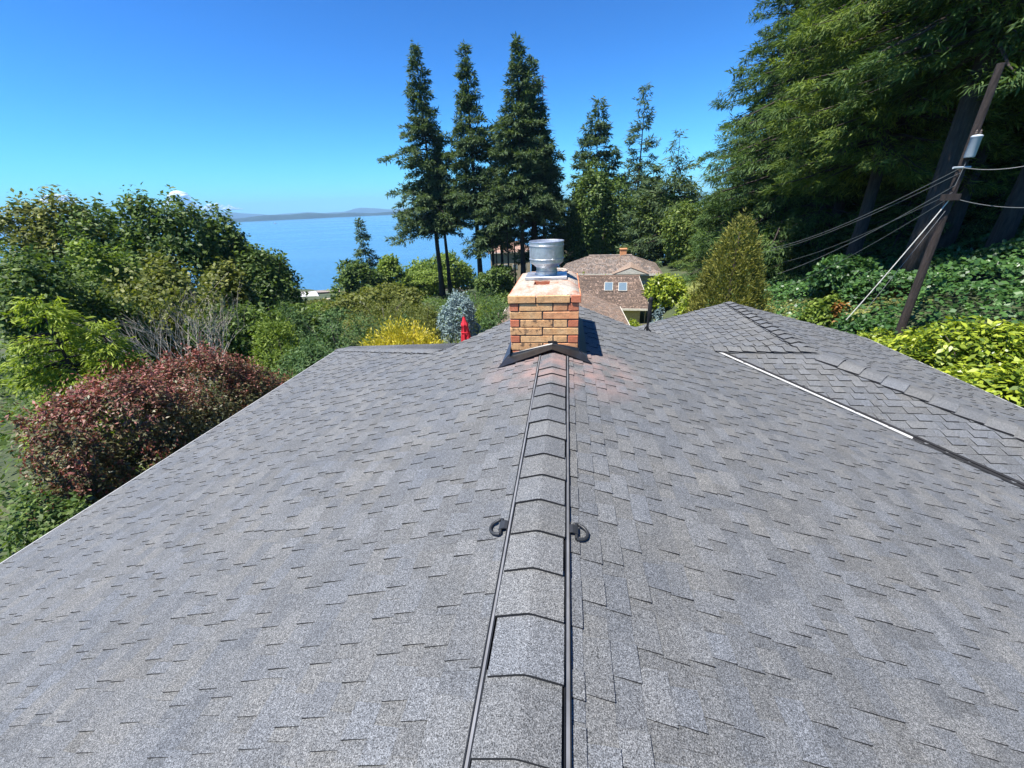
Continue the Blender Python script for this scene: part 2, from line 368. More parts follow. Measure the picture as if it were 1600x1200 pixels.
def clip(poly, reg):
    out = poly; n = len(reg); ar = sum(reg[i][0]*reg[(i+1) % n][1]-reg[(i+1) % n][0]*reg[i][1] for i in range(n))
    for i in range(n):
        (ax, ay), (bx, by) = reg[i], reg[(i+1) % n]; inp = out; out = []
        if not inp: return []
        def side(p): return ((bx-ax)*(p[1]-ay)-(by-ay)*(p[0]-ax))*(1 if ar > 0 else -1)
        for j in range(len(inp)):
            p, q = inp[j], inp[(j+1) % len(inp)]; sp, sq = side(p), side(q)
            if sp >= 0: out.append(p)
            if (sp > 0 and sq < 0) or (sp < 0 and sq > 0):
                t = sp/(sp-sq); out.append((p[0]+(q[0]-p[0])*t, p[1]+(q[1]-p[1])*t))
    return out if len(out) > 2 else []
def piece(mb, pl, poly, b0, b1, h0, h1, col):
    n = len(poly)
    top = [pl.P(a, b, h0+(h1-h0)*(b-b0)/(b1-b0)) for a, b in poly]; bot = [pl.P(a, b, -0.003) for a, b in poly]
    nn = np.cross(np.array(top[1])-top[0], np.array(top[2])-top[1]); f = list(range(n))
    if nn@pl.n < 0: f = f[::-1]
    mb.add(top+bot, [tuple(f)], 0, col)
    sides = []
    for i in range(n):
        j = (i+1) % n; q = (f[i], f[i]+n, f[j]+n, f[j]); sides.append(q)
    b = len(mb.v)-2*n
    for q in sides: mb.f.append(tuple(b+k for k in q)); mb.m.append(1); mb.c.append(col)
def shingle_plane(pl, regs, vmax, e, rng, strip=0.95, tooth=(0.09, 0.24), gap=(0.05, 0.17), ht=0.0128, hb=0.0045, tints=None, amin=-3, amax=12, zig=False):
    """lists shingle strips: one MB per strip of laminated shingle (base sheet + teeth)"""
    res = []; nc = int(math.ceil(vmax/e))
    for i in range(nc):
        b0, b1 = i*e, (i+1)*e; a = amin-rng.random()*strip
        while a < amax:
            a1 = a+strip; got = False; mb = MB()
            for rg in regs:
                tc = tints(rng); pb = clip([(a, b0), (a1, b0), (a1, b1), (a, b1)], rg)
                if not pb: continue
                piece(mb, pl, pb, b0, b1, 0.0005, hb, tuple(q*0.94 for q in tc)); got = True
                t = a+rng.uniform(*gap)*0.5
                while t < a1-0.05:
                    w = min(rng.uniform(*tooth), a1-t-0.004); sk = 0.006
                    jb = rng.uniform(-0.0015, 0.0025)
                    pt = clip([(t+sk, b0+0.001), (t+w-sk, b0+0.001), (t+w, b1+jb), (t, b1+jb)], rg)
                    if pt: piece(mb, pl, pt, b0, b1, 0.0035+rng.uniform(0, .001), ht+rng.uniform(-.0015, .002), tints(rng))
                    t += w+rng.uniform(*gap)
            if got: res.append((mb, (a+a1)/2, (b0+b1)/2, pl))
            a = a1+0.0015
    return res
def grey_tints(r):
    v = r.uniform(0.86, 1.12); w = r.uniform(-1, 1)
    return (v*(1+0.035*w), v*(1+0.01*w), v*(1-0.035*w))
S2 = math.sqrt(1+K*K)
PL = Plane((0, 0, 0), (0, 1, 0), (-1, 0, -K)); PR = Plane((0, 0, 0), (0, 1, 0), (1, 0, -K))
PS = Plane((0, Y2, ZR2), (1, 0, 0), (0, -1, -K))          # strip falling towards the camera
PB = Plane((0, Y2, ZR2), (1, 0, 0), (0, 1, -K))           # its far side
PX = Plane((XR2, 0, ZR2), (0, 1, 0), (-1, 0, -K))         # second roof, left slope
PQ = Plane((XR2, 0, ZR2), (0, 1, 0), (1, 0, -K))          # second roof, right slope
XV = -ZR2/K                                               # valley head on the long roof
EXP = 0.108; XB1 = 11*EXP/S2
A_ = (-17*EXP/S2, 5.5); B_ = (XE_L, 8.28); E_ = (0.0, 6.95)
regL = [[PL.ab(*p) for p in ((0, YN), (0, E_[1]), A_, (A_[0], YN))], [PL.ab(*p) for p in ((A_[0], YN), A_, B_, (XE_L, YN))]]
farR = ((0, E_[1]), (XB1, 6.28), (XV, Y2))
regR = [[PR.ab(*p) for p in ((0, YN), (0, E_[1]), (XB1, 6.28), (XB1, YN))],
        [PR.ab(*p) for p in ((XB1, YN), (XB1, 6.28), (XV, Y2), (XE_R, Y2-(XE_R-XV)), (XE_R, YN))]]
YS = Y2-(XE_R-XV)                                         # eave of the strip
regS = [[PS.ab(*p) for p in ((XV, Y2), (XR2, Y2), (XR2+(Y2-YS), YS), (XE_R, YS))]]
yb = Y2+(XR2-1.5)
regB = [[PB.ab(*p) for p in ((1.2, Y2), (XR2, Y2), (1.5, yb), (1.2, yb))]]
regX = [[PX.ab(*p) for p in ((XR2, Y2), (XR2, YF2), (1.3, YF2-0.1), (1.3, yb+0.2), (1.5, yb))]]
regQ = [[PQ.ab(*p) for p in ((XR2, Y2), (XR2, YF2), (XE2, YF2), (XE2, Y2-(XE2-XR2)))]]
rng = random.Random(11)
strips = []
strips += shingle_plane(PL, regL, -XE_L*S2, EXP, rng, tints=grey_tints, amin=-2.6, amax=9)
strips += shingle_plane(PR, regR, XE_R*S2, EXP, rng, tints=grey_tints, amin=-2.6, amax=8)
strips += shingle_plane(PS, regS, (Y2-YS)*S2, 0.125, rng, tints=grey_tints, tooth=(0.13, 0.17), gap=(0.10, 0.15), ht=0.015, amin=1.5, amax=9)
strips += shingle_plane(PB, regB, (yb-Y2)*S2, EXP, rng, tints=grey_tints, amin=1, amax=4)
strips += shingle_plane(PX, regX, (XR2-1.2)*S2, 0.125, rng, tints=grey_tints, tooth=(0.13, 0.17), gap=(0.10, 0.15), ht=0.018, amin=5.5, amax=10)
strips += shingle_plane(PQ, regQ, (XE2-XR2)*S2, EXP, rng, tints=grey_tints, amin=2, amax=10)
# roof deck
deck = MB()
for pl, polys in ((PL, [[(0, YN), (0, E_[1]), A_, (A_[0], YN)][::-1], [(A_[0], YN), A_, B_, (XE_L, YN)][::-1]]),
                  (PR, [[(0, YN), (XB1, YN), (XB1, 6.28), (0, E_[1])], [(XB1, YN), (XE_R, YN), (XE_R, YS), (XV, Y2), (XB1, 6.28)]]),
                  (PS, [[(XV, Y2), (XE_R, YS), (XR2+(Y2-YS), YS), (XR2, Y2)]]), (PB, [[(1.2, Y2), (XR2, Y2), (1.5, yb), (1.2, yb)]]),
                  (PX, [[(XR2, Y2), (XR2, YF2), (1.3, YF2-0.1), (1.3, yb+0.2), (1.5, yb)]]), (PQ, [[(XR2, Y2), (XE2, Y2-(XE2-XR2)), (XE2, YF2), (XR2, YF2)]])):
    for poly in polys:
        P3 = [tuple(pl.W(x, y, -0.004)) for x, y in poly]
        deck.slab(P3, 0.03, 0)
# plane on the far side of the left hip, falling away to its own eave
hipd = np.array([B_[0]-A_[0], B_[1]-A_[1]]); zA, zB = A_[0]*K, B_[0]*K
far_hip = [(A_[0], A_[1], zA), (A_[0]+0.02, A_[1]+0.9, zA-0.16), (B_[0]+0.05, B_[1]+0.42, zB-0.06), (B_[0], B_[1], zB)]
roof = deck.build('roof', M['edge']); hpart(roof)
roof['label'] = 'grey laminated asphalt shingle roof with several slopes'
def rsub(o): o.parent = roof; return o
fh = MB(); fh.add(far_hip, [(0, 1, 2, 3)], 0, (1, 1, 1)); fh.slab(far_hip, 0.04, 0)
rsub(fh.build('far_slope', M['shingle']))
# shingles: the 300 that show largest are pieces of their own, the rest one part
def shown(st):
    mb, a, b, pl = st; P = pl.P(a, b); x, y, z = project(P)
    if z < 0.3 or x < -90 or x > 1690 or y < 380 or y > 1290: return 0
    return 1.0/(z*z)*abs((P-CAM)@pl.n)/np.linalg.norm(P-CAM)
order = sorted(range(len(strips)), key=lambda i: -shown(strips[i])); near = set(order[:300])
rest = MB()
for i, (mb, a, b, pl) in enumerate(strips):
    if i in near: rsub(mb.build('shingle', [M['shingle'], M['edge']]))
    else:
        q = len(rest.v); rest.v += mb.v; rest.f += [tuple(q+k for k in f) for f in mb.f]; rest.m += mb.m; rest.c += mb.c
o = rsub(rest.build('shingles', [M['shingle'], M['edge']])); tag(o, kind='stuff')

# ridge and hip caps, each a folded shingle whose butt faces P0
def caps(P0, P1, s1, s2, hw, e, rise=0.016, lift=0.006, th=0.012, fold=0.0022, rg=rng):
    P0 = np.array(P0, float); P1 = np.array(P1, float); L = np.linalg.norm(P1-P0); t = (P1-P0)/L
    s1 = np.array(s1, float)/np.linalg.norm(s1); s2 = np.array(s2, float)/np.linalg.norm(s2); up = -(s1+s2); up /= np.linalg.norm(up)
    n = int(L/e)
    for i in range(n):
        mb = MB(); c = grey_tints(rg); c = tuple(x*1.04 for x in c); w = hw*rg.uniform(.97, 1.03); sh = rg.uniform(-.004, .004)
        ys = (i*e+rg.uniform(-.004, .004), (i+1)*e+0.03); hs_ = (lift+rise, lift)
        pr = [(-1.0, 0), (-0.14, 0), (0, 1), (0.14, 0), (1.0, 0)]
        rows = []
        for yy, hh in zip(ys, hs_):
            up_r = []; lo_r = []
            for q, pk in pr:
                s = s1 if q < 0 else s2; base = P0+t*yy+s*abs(q)*w+up*(hh+(-fold if pk else 0))+np.cross(t, up)*sh
                up_r.append(base); lo_r.append(base-up*th)
            rows.append((up_r, lo_r))
        vs = rows[0][0]+rows[0][1]+rows[1][0]+rows[1][1]
        top = [(k, k+1, k+11, k+10) for k in range(4)]
        mb.add(vs, top, 0, c)
        b = 0
        fs = [(k, k+5, k+6, k+1) for k in range(4)]+[(0, 10, 15, 5), (4, 9, 19, 14)]
        for f in fs: mb.f.append(f); mb.m.append(1); mb.c.append(c)
        me = mb.mesh('ridge_cap', [M['shingle'], M['edge']])
        bm = bmesh.new(); bm.from_mesh(me); bmesh.ops.recalc_face_normals(bm, faces=bm.faces); bm.to_mesh(me); bm.free()
        if me.polygons[0].normal.dot(Vector(up)) < 0: me.flip_normals()
        rsub(link(bpy.data.objects.new('ridge_cap', me)))
dl, dr = (-1, 0, -K), (1, 0, -K)
caps((0, 0.808-0.222*13, 0.02), (0, 3.72, 0.02), dl, dr, 0.140, 0.222)
caps((0, 3.72-0.09, 0.022), (0, 4.13, 0.022), dl, dr, 0.138, 0.40)
# low vent under the ridge caps: black baffle and grey rail on each side
for s in (-1, 1):
    v = MB()
    def strip(x0, x1, h0, h1, mi):
        P = []
        for y in (YN, 4.16):
            for x, h in ((x0, -.004), (x0, h0), (x1, h1), (x1, -.004)): P.append((s*x, y, -x*K+h))
        v.add(P, [(0, 1, 5, 4), (1, 2, 6, 5), (2, 3, 7, 6), (0, 3, 2, 1), (4, 5, 6, 7)], mi)
    strip(0.02, 0.139, 0.014, 0.012, 0); strip(0.139, 0.144, 0.026, 0.024, 0); strip(0.146, 0.158, 0.021, 0.019, 1); strip(0.158, 0.163, 0.025, 0.023, 0)
    o = v.build('ridge_vent', [M['vent_black'], M['vent_grey']]); rsub(o)
    bm = bmesh.new(); bm.from_mesh(o.data); bmesh.ops.recalc_face_normals(bm, faces=bm.faces); bm.to_mesh(o.data); bm.free()
def caps_line(p0, p1, pa, pb, hw, e, **k):
    P0 = np.array(p0, float); P1 = np.array(p1, float); t = (P1-P0)/np.linalg.norm(P1-P0); up = pa.n+pb.n
    s1 = np.cross(pa.n, t); s2 = np.cross(pb.n, t)
    if s1@pb.n > 0: s1 = -s1
    if s2@pa.n > 0: s2 = -s2
    if s1[2] > 0 and abs(s1[2]) > .2: s1 = -s1
    caps(P0, P1, s1, s2, hw, e, **k)
zr = 0.012
dh = XE2-XR2-0.05
caps_line((XR2+dh, Y2-dh, ZR2-K*dh+zr), (XR2, Y2, ZR2+zr), PS, PQ, 0.19, 0.25, rise=0.024, th=0.017)                 # near hip
caps_line((XV-0.15, Y2, ZR2+0.02), (XR2+0.1, Y2, ZR2+0.02), PS, PB, 0.12, 0.20, rise=0.022)             # cross ridge
caps_line((XR2, Y2+0.02, ZR2+0.02), (XR2, YF2-0.03, ZR2+0.02), PX, PQ, 0.115, 0.22, rise=0.026)            # second ridge
PH = Plane((A_[0], A_[1], zA), (B_[0]-A_[0], B_[1]-A_[1], zB-zA), (0.2, 1, -0.2))
caps_line((B_[0]+0.03, B_[1]-0.02, zB+0.012), (A_[0], A_[1], zA+0.012), PL, PH, 0.11, 0.21)
# open metal valley between long roof and strip
val = MB(); d2 = np.array([1, -1])/math.sqrt(2); Lv = (XE_R-XV)*math.sqrt(2)
for a0, a1, mi in ((0.02, Lv*.58, 0), (Lv*.58, Lv, 1)):
    P = []
    for a in (a0, a1):
        q = np.array([XV, Y2])+d2*a; zc = -K*q[0]
        q_ = a/Lv; wl = 0.034-.056*q_; wr = 0.045+.03*q_
        pl_ = PR.W(*(q+np.array([-1, -1])/math.sqrt(2)*wl), 0.021); pr_ = PS.W(*(q+np.array([1, 1])/math.sqrt(2)*wr), 0.012)
        P += [pl_, (q[0], q[1], zc+0.018), pr_]
    val.add(P, [(0, 3, 4, 1), (1, 4, 5, 2)], mi)
for a0, a1, mi in ((0.05, Lv, 1),):                      # hemmed dark edge along the strip side
    P = []
    for a in (a0, a1):
        q = np.array([XV, Y2])+d2*a; e1 = np.array([1, 1])/math.sqrt(2); w0, w1 = (0.045, 0.065) if a == a0 else (0.05, 0.085)
        P += [PS.W(*(q+e1*w0), 0.012), PS.W(*(q+e1*w0), 0.026), PS.W(*(q+e1*w1), 0.026), PS.W(*(q+e1*w1), 0.005)]
    val.add(P, [(0, 4, 5, 1), (1, 5, 6, 2), (2, 6, 7, 3)], 1)
rsub(val.build('valley_flashing', [M['valley_metal'], M['edge']]))
# white drip edges along the eaves and gutters
def edge_bar(p0, p1, name, w=0.05, h=0.07, mat='white_metal', dz=-0.02):
    mb = MB(); P0, P1 = Vector(p0), Vector(p1); t = (P1-P0).normalized(); sdir = Vector((t.y, -t.x, 0)).normalized()
    vs = []
    for P in (P0, P1):
        for a, b in ((-w/2, -h), (w/2, -h), (w/2, 0), (-w/2, 0)): vs.append(P+sdir*a+Vector((0, 0, b+dz)))
    mb.add(vs, [(0, 1, 2, 3), (7, 6, 5, 4), (0, 4, 5, 1), (1, 5, 6, 2), (2, 6, 7, 3), (3, 7, 4, 0)])
    return rsub(mb.build(name, M[mat]))
edge_bar((XE_L-0.02, YN, XE_L*K+0.028), (XE_L-0.02, B_[1], XE_L*K+0.028), 'drip_edge', 0.014, 0.05, 'drip', -0.028)
edge_bar((XE2+0.02, Y2-(XE2-XR2)+.1, ZR2-K*(XE2-XR2)+0.028), (XE2+0.02, YF2, ZR2-K*(XE2-XR2)+0.028), 'drip_edge', 0.014, 0.05, 'drip', -0.028)
edge_bar((XE_R+.02, YN, -K*XE_R+0.03), (XE_R+.02, YS-.1, -K*XE_R+0.03), 'drip_edge', 0.04, 0.06)
edge_bar((E_[0]+.01, E_[1]+.02, 0.0), (A_[0], A_[1]+.03, zA-.0), 'rake_board', 0.03, 0.14, 'navy_metal')
edge_bar((E_[0]+.02, E_[1]+.02, 0.0), (XB1, 6.31, -XB1*K), 'rake_board', 0.03, 0.14, 'navy_metal')
edge_bar((XR2, YF2+.02, ZR2), (1.3, YF2-.07, ZR2-K*(XR2-1.3)), 'rake_board', 0.03, 0.14, 'navy_metal')
edge_bar((XR2, YF2+.02, ZR2), (XE2, YF2+.02, ZR2-K*(XE2-XR2)), 'rake_board', 0.03, 0.14, 'navy_metal')
# walls under the eaves
wl = MB(); wl.prism([(-4.8, -2.0), (4.9, -2.0), (4.9, 3.55), (6.3, 3.55), (6.3, 9.0), (2.0, 9.0), (1.9, 5.8), (0.0, 6.1), (-1.7, 5.2), (-4.8, 7.7)], -4.6, -1.62)
hpart(wl.build('wall', M['wall']))
# fall-arrest anchor rings, strapped under the ridge caps
for s, yy in ((-1, 1.55), (1, 1.55)):
    xr = s*0.218; zc = -abs(xr)*K+0.026
    pts = []; 
    for k in range(15):
        q = math.pi*(-0.5+k/14); rx = 0.058*math.cos(q); ry = 0.052*math.sin(q); pts.append((s*(0.195+rx), yy+ry, -(0.195+rx)*K+0.022))
    rg_ = MB(); rg_.tube(pts+[pts[0]], 0.0085, 8, cap=False); rg_.tube([pts[0], pts[-1]], 0.0085, 8)
    ringo = hpart(smooth_angle(rg_.build('anchor_ring', M['ring']), 60))
    st = MB(); vs = []
    for x, h in ((0.160, 0.026), (0.176, 0.034), (0.190, 0.032), (0.203, 0.028)):
        for y in (yy-0.027, yy+0.027):
            vs += [(s*x, y, -x*K+h)]
    st.add(vs, [(0, 1, 3, 2), (2, 3, 5, 4), (4, 5, 7, 6)]); so = st.build('strap', M['ring'], ringo)
    sm = so.modifiers.new('solid', 'SOLIDIFY'); sm.thickness = 0.006; sm.offset = 0

# ------------------------------------------------------------------ chimney
CX0, CX1, CY0, CY1 = -0.490, 0.266, 4.25, 5.72; CZT = 0.522
chim = MB(); chim.box(((CX0+CX1)/2, (CY0+CY1)/2, 0.06), (CX1-CX0-0.016, CY1-CY0-0.016, 0.92))
chim = chim.build('chimney', M['mortar']); hpart(chim); chim['label'] = 'orange and buff brick chimney with mortar crown and black flashing'
def csub(o): o.parent = chim; return o
CH = 0.0905; JT = 0.011
brng = random.Random(3)
def brick(x0, x1, y0, y1, z0, z1, mi):
    m = MB(); j = lambda: brng.uniform(-.0025, .0025)
    m.box(((x0+x1)/2, (y0+y1)/2, (z0+z1)/2), (x1-x0, y1-y0, z1-z0)); m.v = [(a+j(), b+j(), c+j()) for a, b, c in m.v]
    o = csub(m.build('brick', BR[mi])); bevel(o, 0.005); return o
for ci in range(9):
    z1 = CZT-ci*CH; z0 = z1-CH+JT; odd = ci % 2
    W = CX1-CX0
    if ci == 0: fr = [0, 0.135, 0.63, 0.845, 1.0]; mats_ = [2, 0, 1, 2]
    elif odd: fr = [0, 0.48, 1.0]; mats_ = [0, 1 if ci % 3 else 0]
    else: fr = [0, 0.145, 0.635, 0.845, 1.0]; mats_ = [2, 3 if ci in (2, 6) else 0, 0 if ci != 6 else 3, 2]
    if ci == 3: mats_ = [3, 0]
    if ci == 5: mats_ = [3, 1]
    th = 0.095
    for i in range(len(fr)-1):
        x0 = CX0+W*fr[i]+(JT/2 if i else 0); x1 = CX0+W*fr[i+1]-(JT/2 if i < len(fr)-2 else 0)
        brick(x0, x1, CY0+brng.uniform(-.003, .003), CY0+th, z0, z1, mats_[i])
        brick(x0, x1, CY1-th, CY1, z0, z1, brng.choice([0, 1, 2, 3]))
    ys = [CY0+th+JT]; stp = 0.36
    y = CY0+th+JT+(0.0 if odd else -0.18)
    while y < CY1-th-JT-0.05:
        y0 = max(y, CY0+th+JT); y1 = min(y+stp-JT, CY1-th-JT)
        if y1-y0 > 0.04:
            brick(CX0, CX0+th, y0, y1, z0, z1, brng.choice([0, 1, 1, 2])); brick(CX1-th, CX1, y0, y1, z0, z1, brng.choice([1, 2, 2]))
        y += stp
# projecting top course
z0, z1 = CZT+0.010, CZT+0.088; ov = 0.014; X0, X1, Y0, Y1 = CX0-ov, CX1+ov+0.004, CY0-ov, CY1+ov; th = 0.12
for f0, f1, mi in ((0, 0.385, 0), (0.40, 0.855, 0), (0.87, 1.0, 2)):
    brick(X0+(X1-X0)*f0, X0+(X1-X0)*f1, Y0, Y0+th, z0, z1, mi); brick(X0+(X1-X0)*f0, X0+(X1-X0)*f1, Y1-th, Y1, z0, z1, 1)
y = Y0+th+0.01
while y < Y1-th-0.05:
    y1 = min(y+0.30, Y1-th-0.01); brick(X0, X0+th, y, y1, z0, z1, brng.choice([1, 2])); brick(X1-th, X1, y, y1, z0, z1, brng.choice([1, 2])); y = y1+0.011
inn = MB(); inn.box(((X0+X1)/2, (Y0+Y1)/2, z0-0.004+0.03), (X1-X0-0.04, Y1-Y0-0.04, 0.07)); csub(inn.build('top_course_bed', M['mortar']))
# sloped mortar crown with an opening for a clay flue near the front
cr = MB(); zc0, zc1 = z1-0.006, z1+0.062
o0 = [(X0+.006, Y0+.006), (X1-.006, Y0+.006), (X1-.006, Y1-.006), (X0+.006, Y1-.006)]
i0 = [(X0+.13, Y0+.26), (X1-.13, Y0+.26), (X1-.13, Y1-.22), (X0+.13, Y1-.22)]
fl = [(-0.245, 4.545), (-0.065, 4.545), (-0.065, 4.79), (-0.245, 4.79)]
nseg = 14; ring_o = []; ring_m = []; ring_i = []
def seg_pts(q):
    r = []
    for i in range(4):
        a, b = q[i], q[(i+1) % 4]
        for k in range(nseg): r.append((a[0]+(b[0]-a[0])*k/nseg, a[1]+(b[1]-a[1])*k/nseg))
    return r
po, pi_, pf = seg_pts(o0), seg_pts(i0), seg_pts(fl); n = len(po); rr = random.Random(8); vs = []
for (x, y) in po: vs.append((x+rr.uniform(-.006, .006), y+rr.uniform(-.006, .006), zc0-0.012+rr.uniform(-.006, .004)))
for (x, y) in po: vs.append((x+(-.105-x)*0.03, y+(4.98-y)*0.02, zc0+0.014+rr.uniform(-.004, .004)))
for (x, y) in pi_: vs.append((x+rr.uniform(-.01, .01), y+rr.uniform(-.01, .01), zc1+rr.uniform(-.006, .006)))
for (x, y) in pf: vs.append((x, y, zc1+rr.uniform(-.003, .003)))
for (x, y) in pf: vs.append((x, y, zc1-0.16))
fs = []
for L in range(4):
    for k in range(n): fs.append((L*n+k, L*n+(k+1) % n, (L+1)*n+(k+1) % n, (L+1)*n+k))
cr.add(vs, fs); crown = csub(cr.build('mortar_crown', M['crown'], smooth=False)); smooth_angle(crown, 50)
fb = MB(); 
for (x0, x1, y0, y1) in ((-.265, -.045, 4.785, 4.80), (-.265, -.243, 4.53, 4.785), (-.067, -.045, 4.53, 4.785), (-.243, -.067, 4.53, 4.548)):
    fb.box(((x0+x1)/2, (y0+y1)/2, zc1-0.10), (x1-x0, y1-y0, 0.19-(0.0 if y0 > 4.7 else 0.01)))
csub(fb.build('clay_flue', BR[2]))
rf = MB(); rf.lathe([(0.165, zc1-0.03), (0.165, zc1+0.022), (0.150, zc1+0.030), (0.125, zc1+0.022), (0.122, zc1-0.05)], (-0.02, 5.47, 0), 32); csub(smooth_angle(rf.build('round_flue', M['crown'])))
# flashing: front apron folded over the ridge, side pans
ap = MB(); yt, yf = CY0-0.006, CY0-0.205
def rfz(x): return -abs(x)*K
apx = [-0.56, -0.02, 0.36]
topz = [-0.060, 0.078, 0.030]
TP = [(CX0-0.02, yt, -0.052), (-0.02, yt, 0.078), (CX1+0.012, yt, 0.022)]
MP = [(CX0-0.06, yt-0.012, rfz(CX0-.06)+0.055), (-0.02, yt-.012, 0.066), (CX1+0.05, yt-.012, rfz(CX1+.05)+0.055)]
BT = [(CX0-0.135, yf+0.01, rfz(CX0-.135)+0.014), (-0.02, yf+.07, 0.045), (CX1+0.155, yf+.02, rfz(CX1+.155)+0.014)]
ap.add(TP+MP+BT, [(0, 3, 4, 1), (1, 4, 5, 2), (3, 6, 7, 4), (4, 7, 8, 5)])
apo = ap.build('apron_flashing', M['black_metal']); csub(apo); sm = apo.modifiers.new('solid', 'SOLIDIFY'); sm.thickness = 0.004; sm.offset = 1
for s in (-1, 1):
    xs = CX0-0.004 if s < 0 else CX1+0.004; mb = MB(); P = []
    for y in (CY0-0.03, CY1+0.1):
        P += [(xs, y, rfz(xs)+0.16), (xs+s*0.012, y, rfz(xs)+0.06), (xs+s*0.105, y-(0.06 if y < 5 else 0), rfz(xs+s*.105)+0.016)]
    mb.add(P, [(0, 1, 4, 3), (1, 2, 5, 4)]); o = csub(mb.build('side_flashing', M['navy_metal'])); sm = o.modifiers.new('solid', 'SOLIDIFY'); sm.thickness = 0.004; sm.offset = 0
cem = MB(); cem.box((-0.02, CY0-.004, 0.092), (0.10, 0.018, 0.018)); csub(cem.build('sealant', M['vent_black']))

# galvanised cap standing on the flue
VX, VY, VZ = -0.118, 5.02, zc1
cap = empty('chimney_cap', (VX, VY, VZ)); tag(cap, 'round galvanised steel chimney cap on the brick chimney', 'chimney cap')
mb = MB(); mb.box((0, 0, 0.022), (0.50, 0.40, 0.036)); o = mb.build('base_plate', M['galv'], cap); bevel(o, 0.004)
mb = MB(); mb.lathe([(0.128, 0.04), (0.128, 0.075), (0.133, 0.078), (0.133, 0.088), (0.126, 0.092), (0.126, 0.125), (0.131, 0.128), (0.131, 0.135), (0.145, 0.148), (0.165, 0.165), (0.165, 0.2)], seg=48)
smooth_angle(mb.build('neck', M['galv'], cap), 35)
mb = MB(); mb.lathe([(0.145, 0.150), (0.190, 0.178), (0.204, 0.190), (0.204, 0.222), (0.210, 0.226), (0.210, 0.236), (0.205, 0.240), (0.205, 0.375), (0.211, 0.379), (0.211, 0.389), (0.206, 0.393), (0.206, 0.424), (0.211, 0.428), (0.209, 0.434), (0.203, 0.430), (0.203, 0.2)], seg=56)
smooth_angle(mb.build('drum', M['galv'], cap), 35)
mb = MB(); mb.lathe([(0.001, 0.404), (0.12, 0.398), (0.19, 0.388), (0.192, 0.380), (0.001, 0.384)], seg=48); smooth_angle(mb.build('top_baffle', M['galv'], cap), 35)
mb = MB(); mb.box((0.098, -0.184, 0.327), (0.010, 0.006, 0.10), math.atan2(-.184, .098)+math.pi/2); mb.build('seam', M['galv'], cap)

# ------------------------------------------------------------------ vegetation builders
def rnd(rs, n): return rs.normal(size=(n, 3))
def unit(a): return a/np.maximum(np.linalg.norm(a, axis=1, keepdims=True), 1e-9)
def leaf_quads(P, A, N, L, W, cup=0.12):
    """one four-cornered, slightly cupped leaf per row"""
    A = unit(A); S = unit(np.cross(A, N)); N2 = np.cross(S, A); L = L[:, None]; W = W[:, None]
    v0 = P; v1 = P+A*L*0.45+S*W*0.5+N2*W*cup; v2 = P+A*L; v3 = P+A*L*0.45-S*W*0.5+N2*W*cup
    V = np.stack([v0, v1, v2, v3], 1).reshape(-1, 3); return V, np.arange(len(P)*4).reshape(-1, 4)
def lobes(rs, n, spread=0.64, r=(0.28, 0.54), squash=1.0, up=0.15):
    c = unit(rnd(rs, n))*rs.uniform(0.35, 1.0, (n, 1))*spread; c[:, 2] = c[:, 2]*squash+up*rs.rand(n)
    return np.vstack([[0, 0, 0], c]), np.concatenate([[0.62], rs.uniform(*r, n)])
def broad_crown(seed, rad, n_clump, n_leaf, leaf, aspect=0.55, nl=9, sig=0.085, bottom=-0.75, upw=0.5, lob=None, young=None, shoots=0, shoot_len=.4):
    """leaf clumps over the outer parts of overlapping lobes; rad = (rx,ry,rz)"""
    n_clump = int(n_clump*0.56); leaf = leaf*1.19           # keeps the leaf count affordable
    rs = np.random.RandomState(seed); C, Rr = lob if lob else lobes(rs, nl)
    pts = []; nor = []
    while sum(map(len, pts)) < n_clump:
        m = n_clump*2; k = rs.randint(0, len(C), m); d = unit(rnd(rs, m)); q = C[k]+d*Rr[k][:, None]*rs.uniform(0.70, 1.10, (m, 1))
        inside = np.zeros(m, bool)
        for c, r in zip(C, Rr): inside |= (np.linalg.norm(q-c, axis=1) < r*0.70)
        ok = ~inside & (q[:, 2] > bottom); pts.append(q[ok]); nor.append(d[ok])
    Pc = np.vstack(pts)[:n_clump]; Dc = np.vstack(nor)[:n_clump]
    P = np.repeat(Pc, n_leaf, 0); D = np.repeat(Dc, n_leaf, 0); n = len(P)
    P = P+np.clip(rnd(rs, n), -1.5, 1.5)*sig*rs.uniform(.5, 1.15, (n, 1)); rad = np.array(rad, float)
    N = unit(D*0.7+np.array([0, 0, upw])+rnd(rs, n)*0.55); A = unit(np.cross(N, rnd(rs, n))+D*0.35+np.array([0, 0, -0.25]))
    L = leaf*rs.uniform(0.65, 1.35, n); V, Fq = leaf_quads(P*rad, A, N, L, L*aspect)
    yg = None
    if young: yg = np.repeat(young(P, rs), 4)
    if shoots:                                  # upright leafy shoots breaking the outline
        ok = np.where(Dc[:, 2] > 0.25)[0]; b0 = Pc[rs.choice(ok, shoots)]*rad; ln = shoot_len*rs.uniform(.35, 1.2, shoots); tl = rnd(rs, shoots)*.22; tl[:, 2] = 1
        k = np.repeat(np.arange(shoots), 16); q = rs.rand(len(k)); Ps = b0[k]+tl[k]*(ln[k]*q)[:, None]+rnd(rs, len(k))*leaf*.35
        As = unit(rnd(rs, len(k))+np.array([0, 0, .8])); Ns = unit(rnd(rs, len(k))); Ls = leaf*rs.uniform(.6, 1.2, len(k))*(1.1-.5*q)
        V2, F2 = leaf_quads(Ps, As, Ns, Ls, Ls*aspect); Fq = np.vstack([Fq, F2+len(V)]); V = np.vstack([V, V2])
        if young: yg = np.concatenate([yg, np.repeat(np.clip(.35+.8*q, 0, 1), 4)])
    return V, Fq, yg
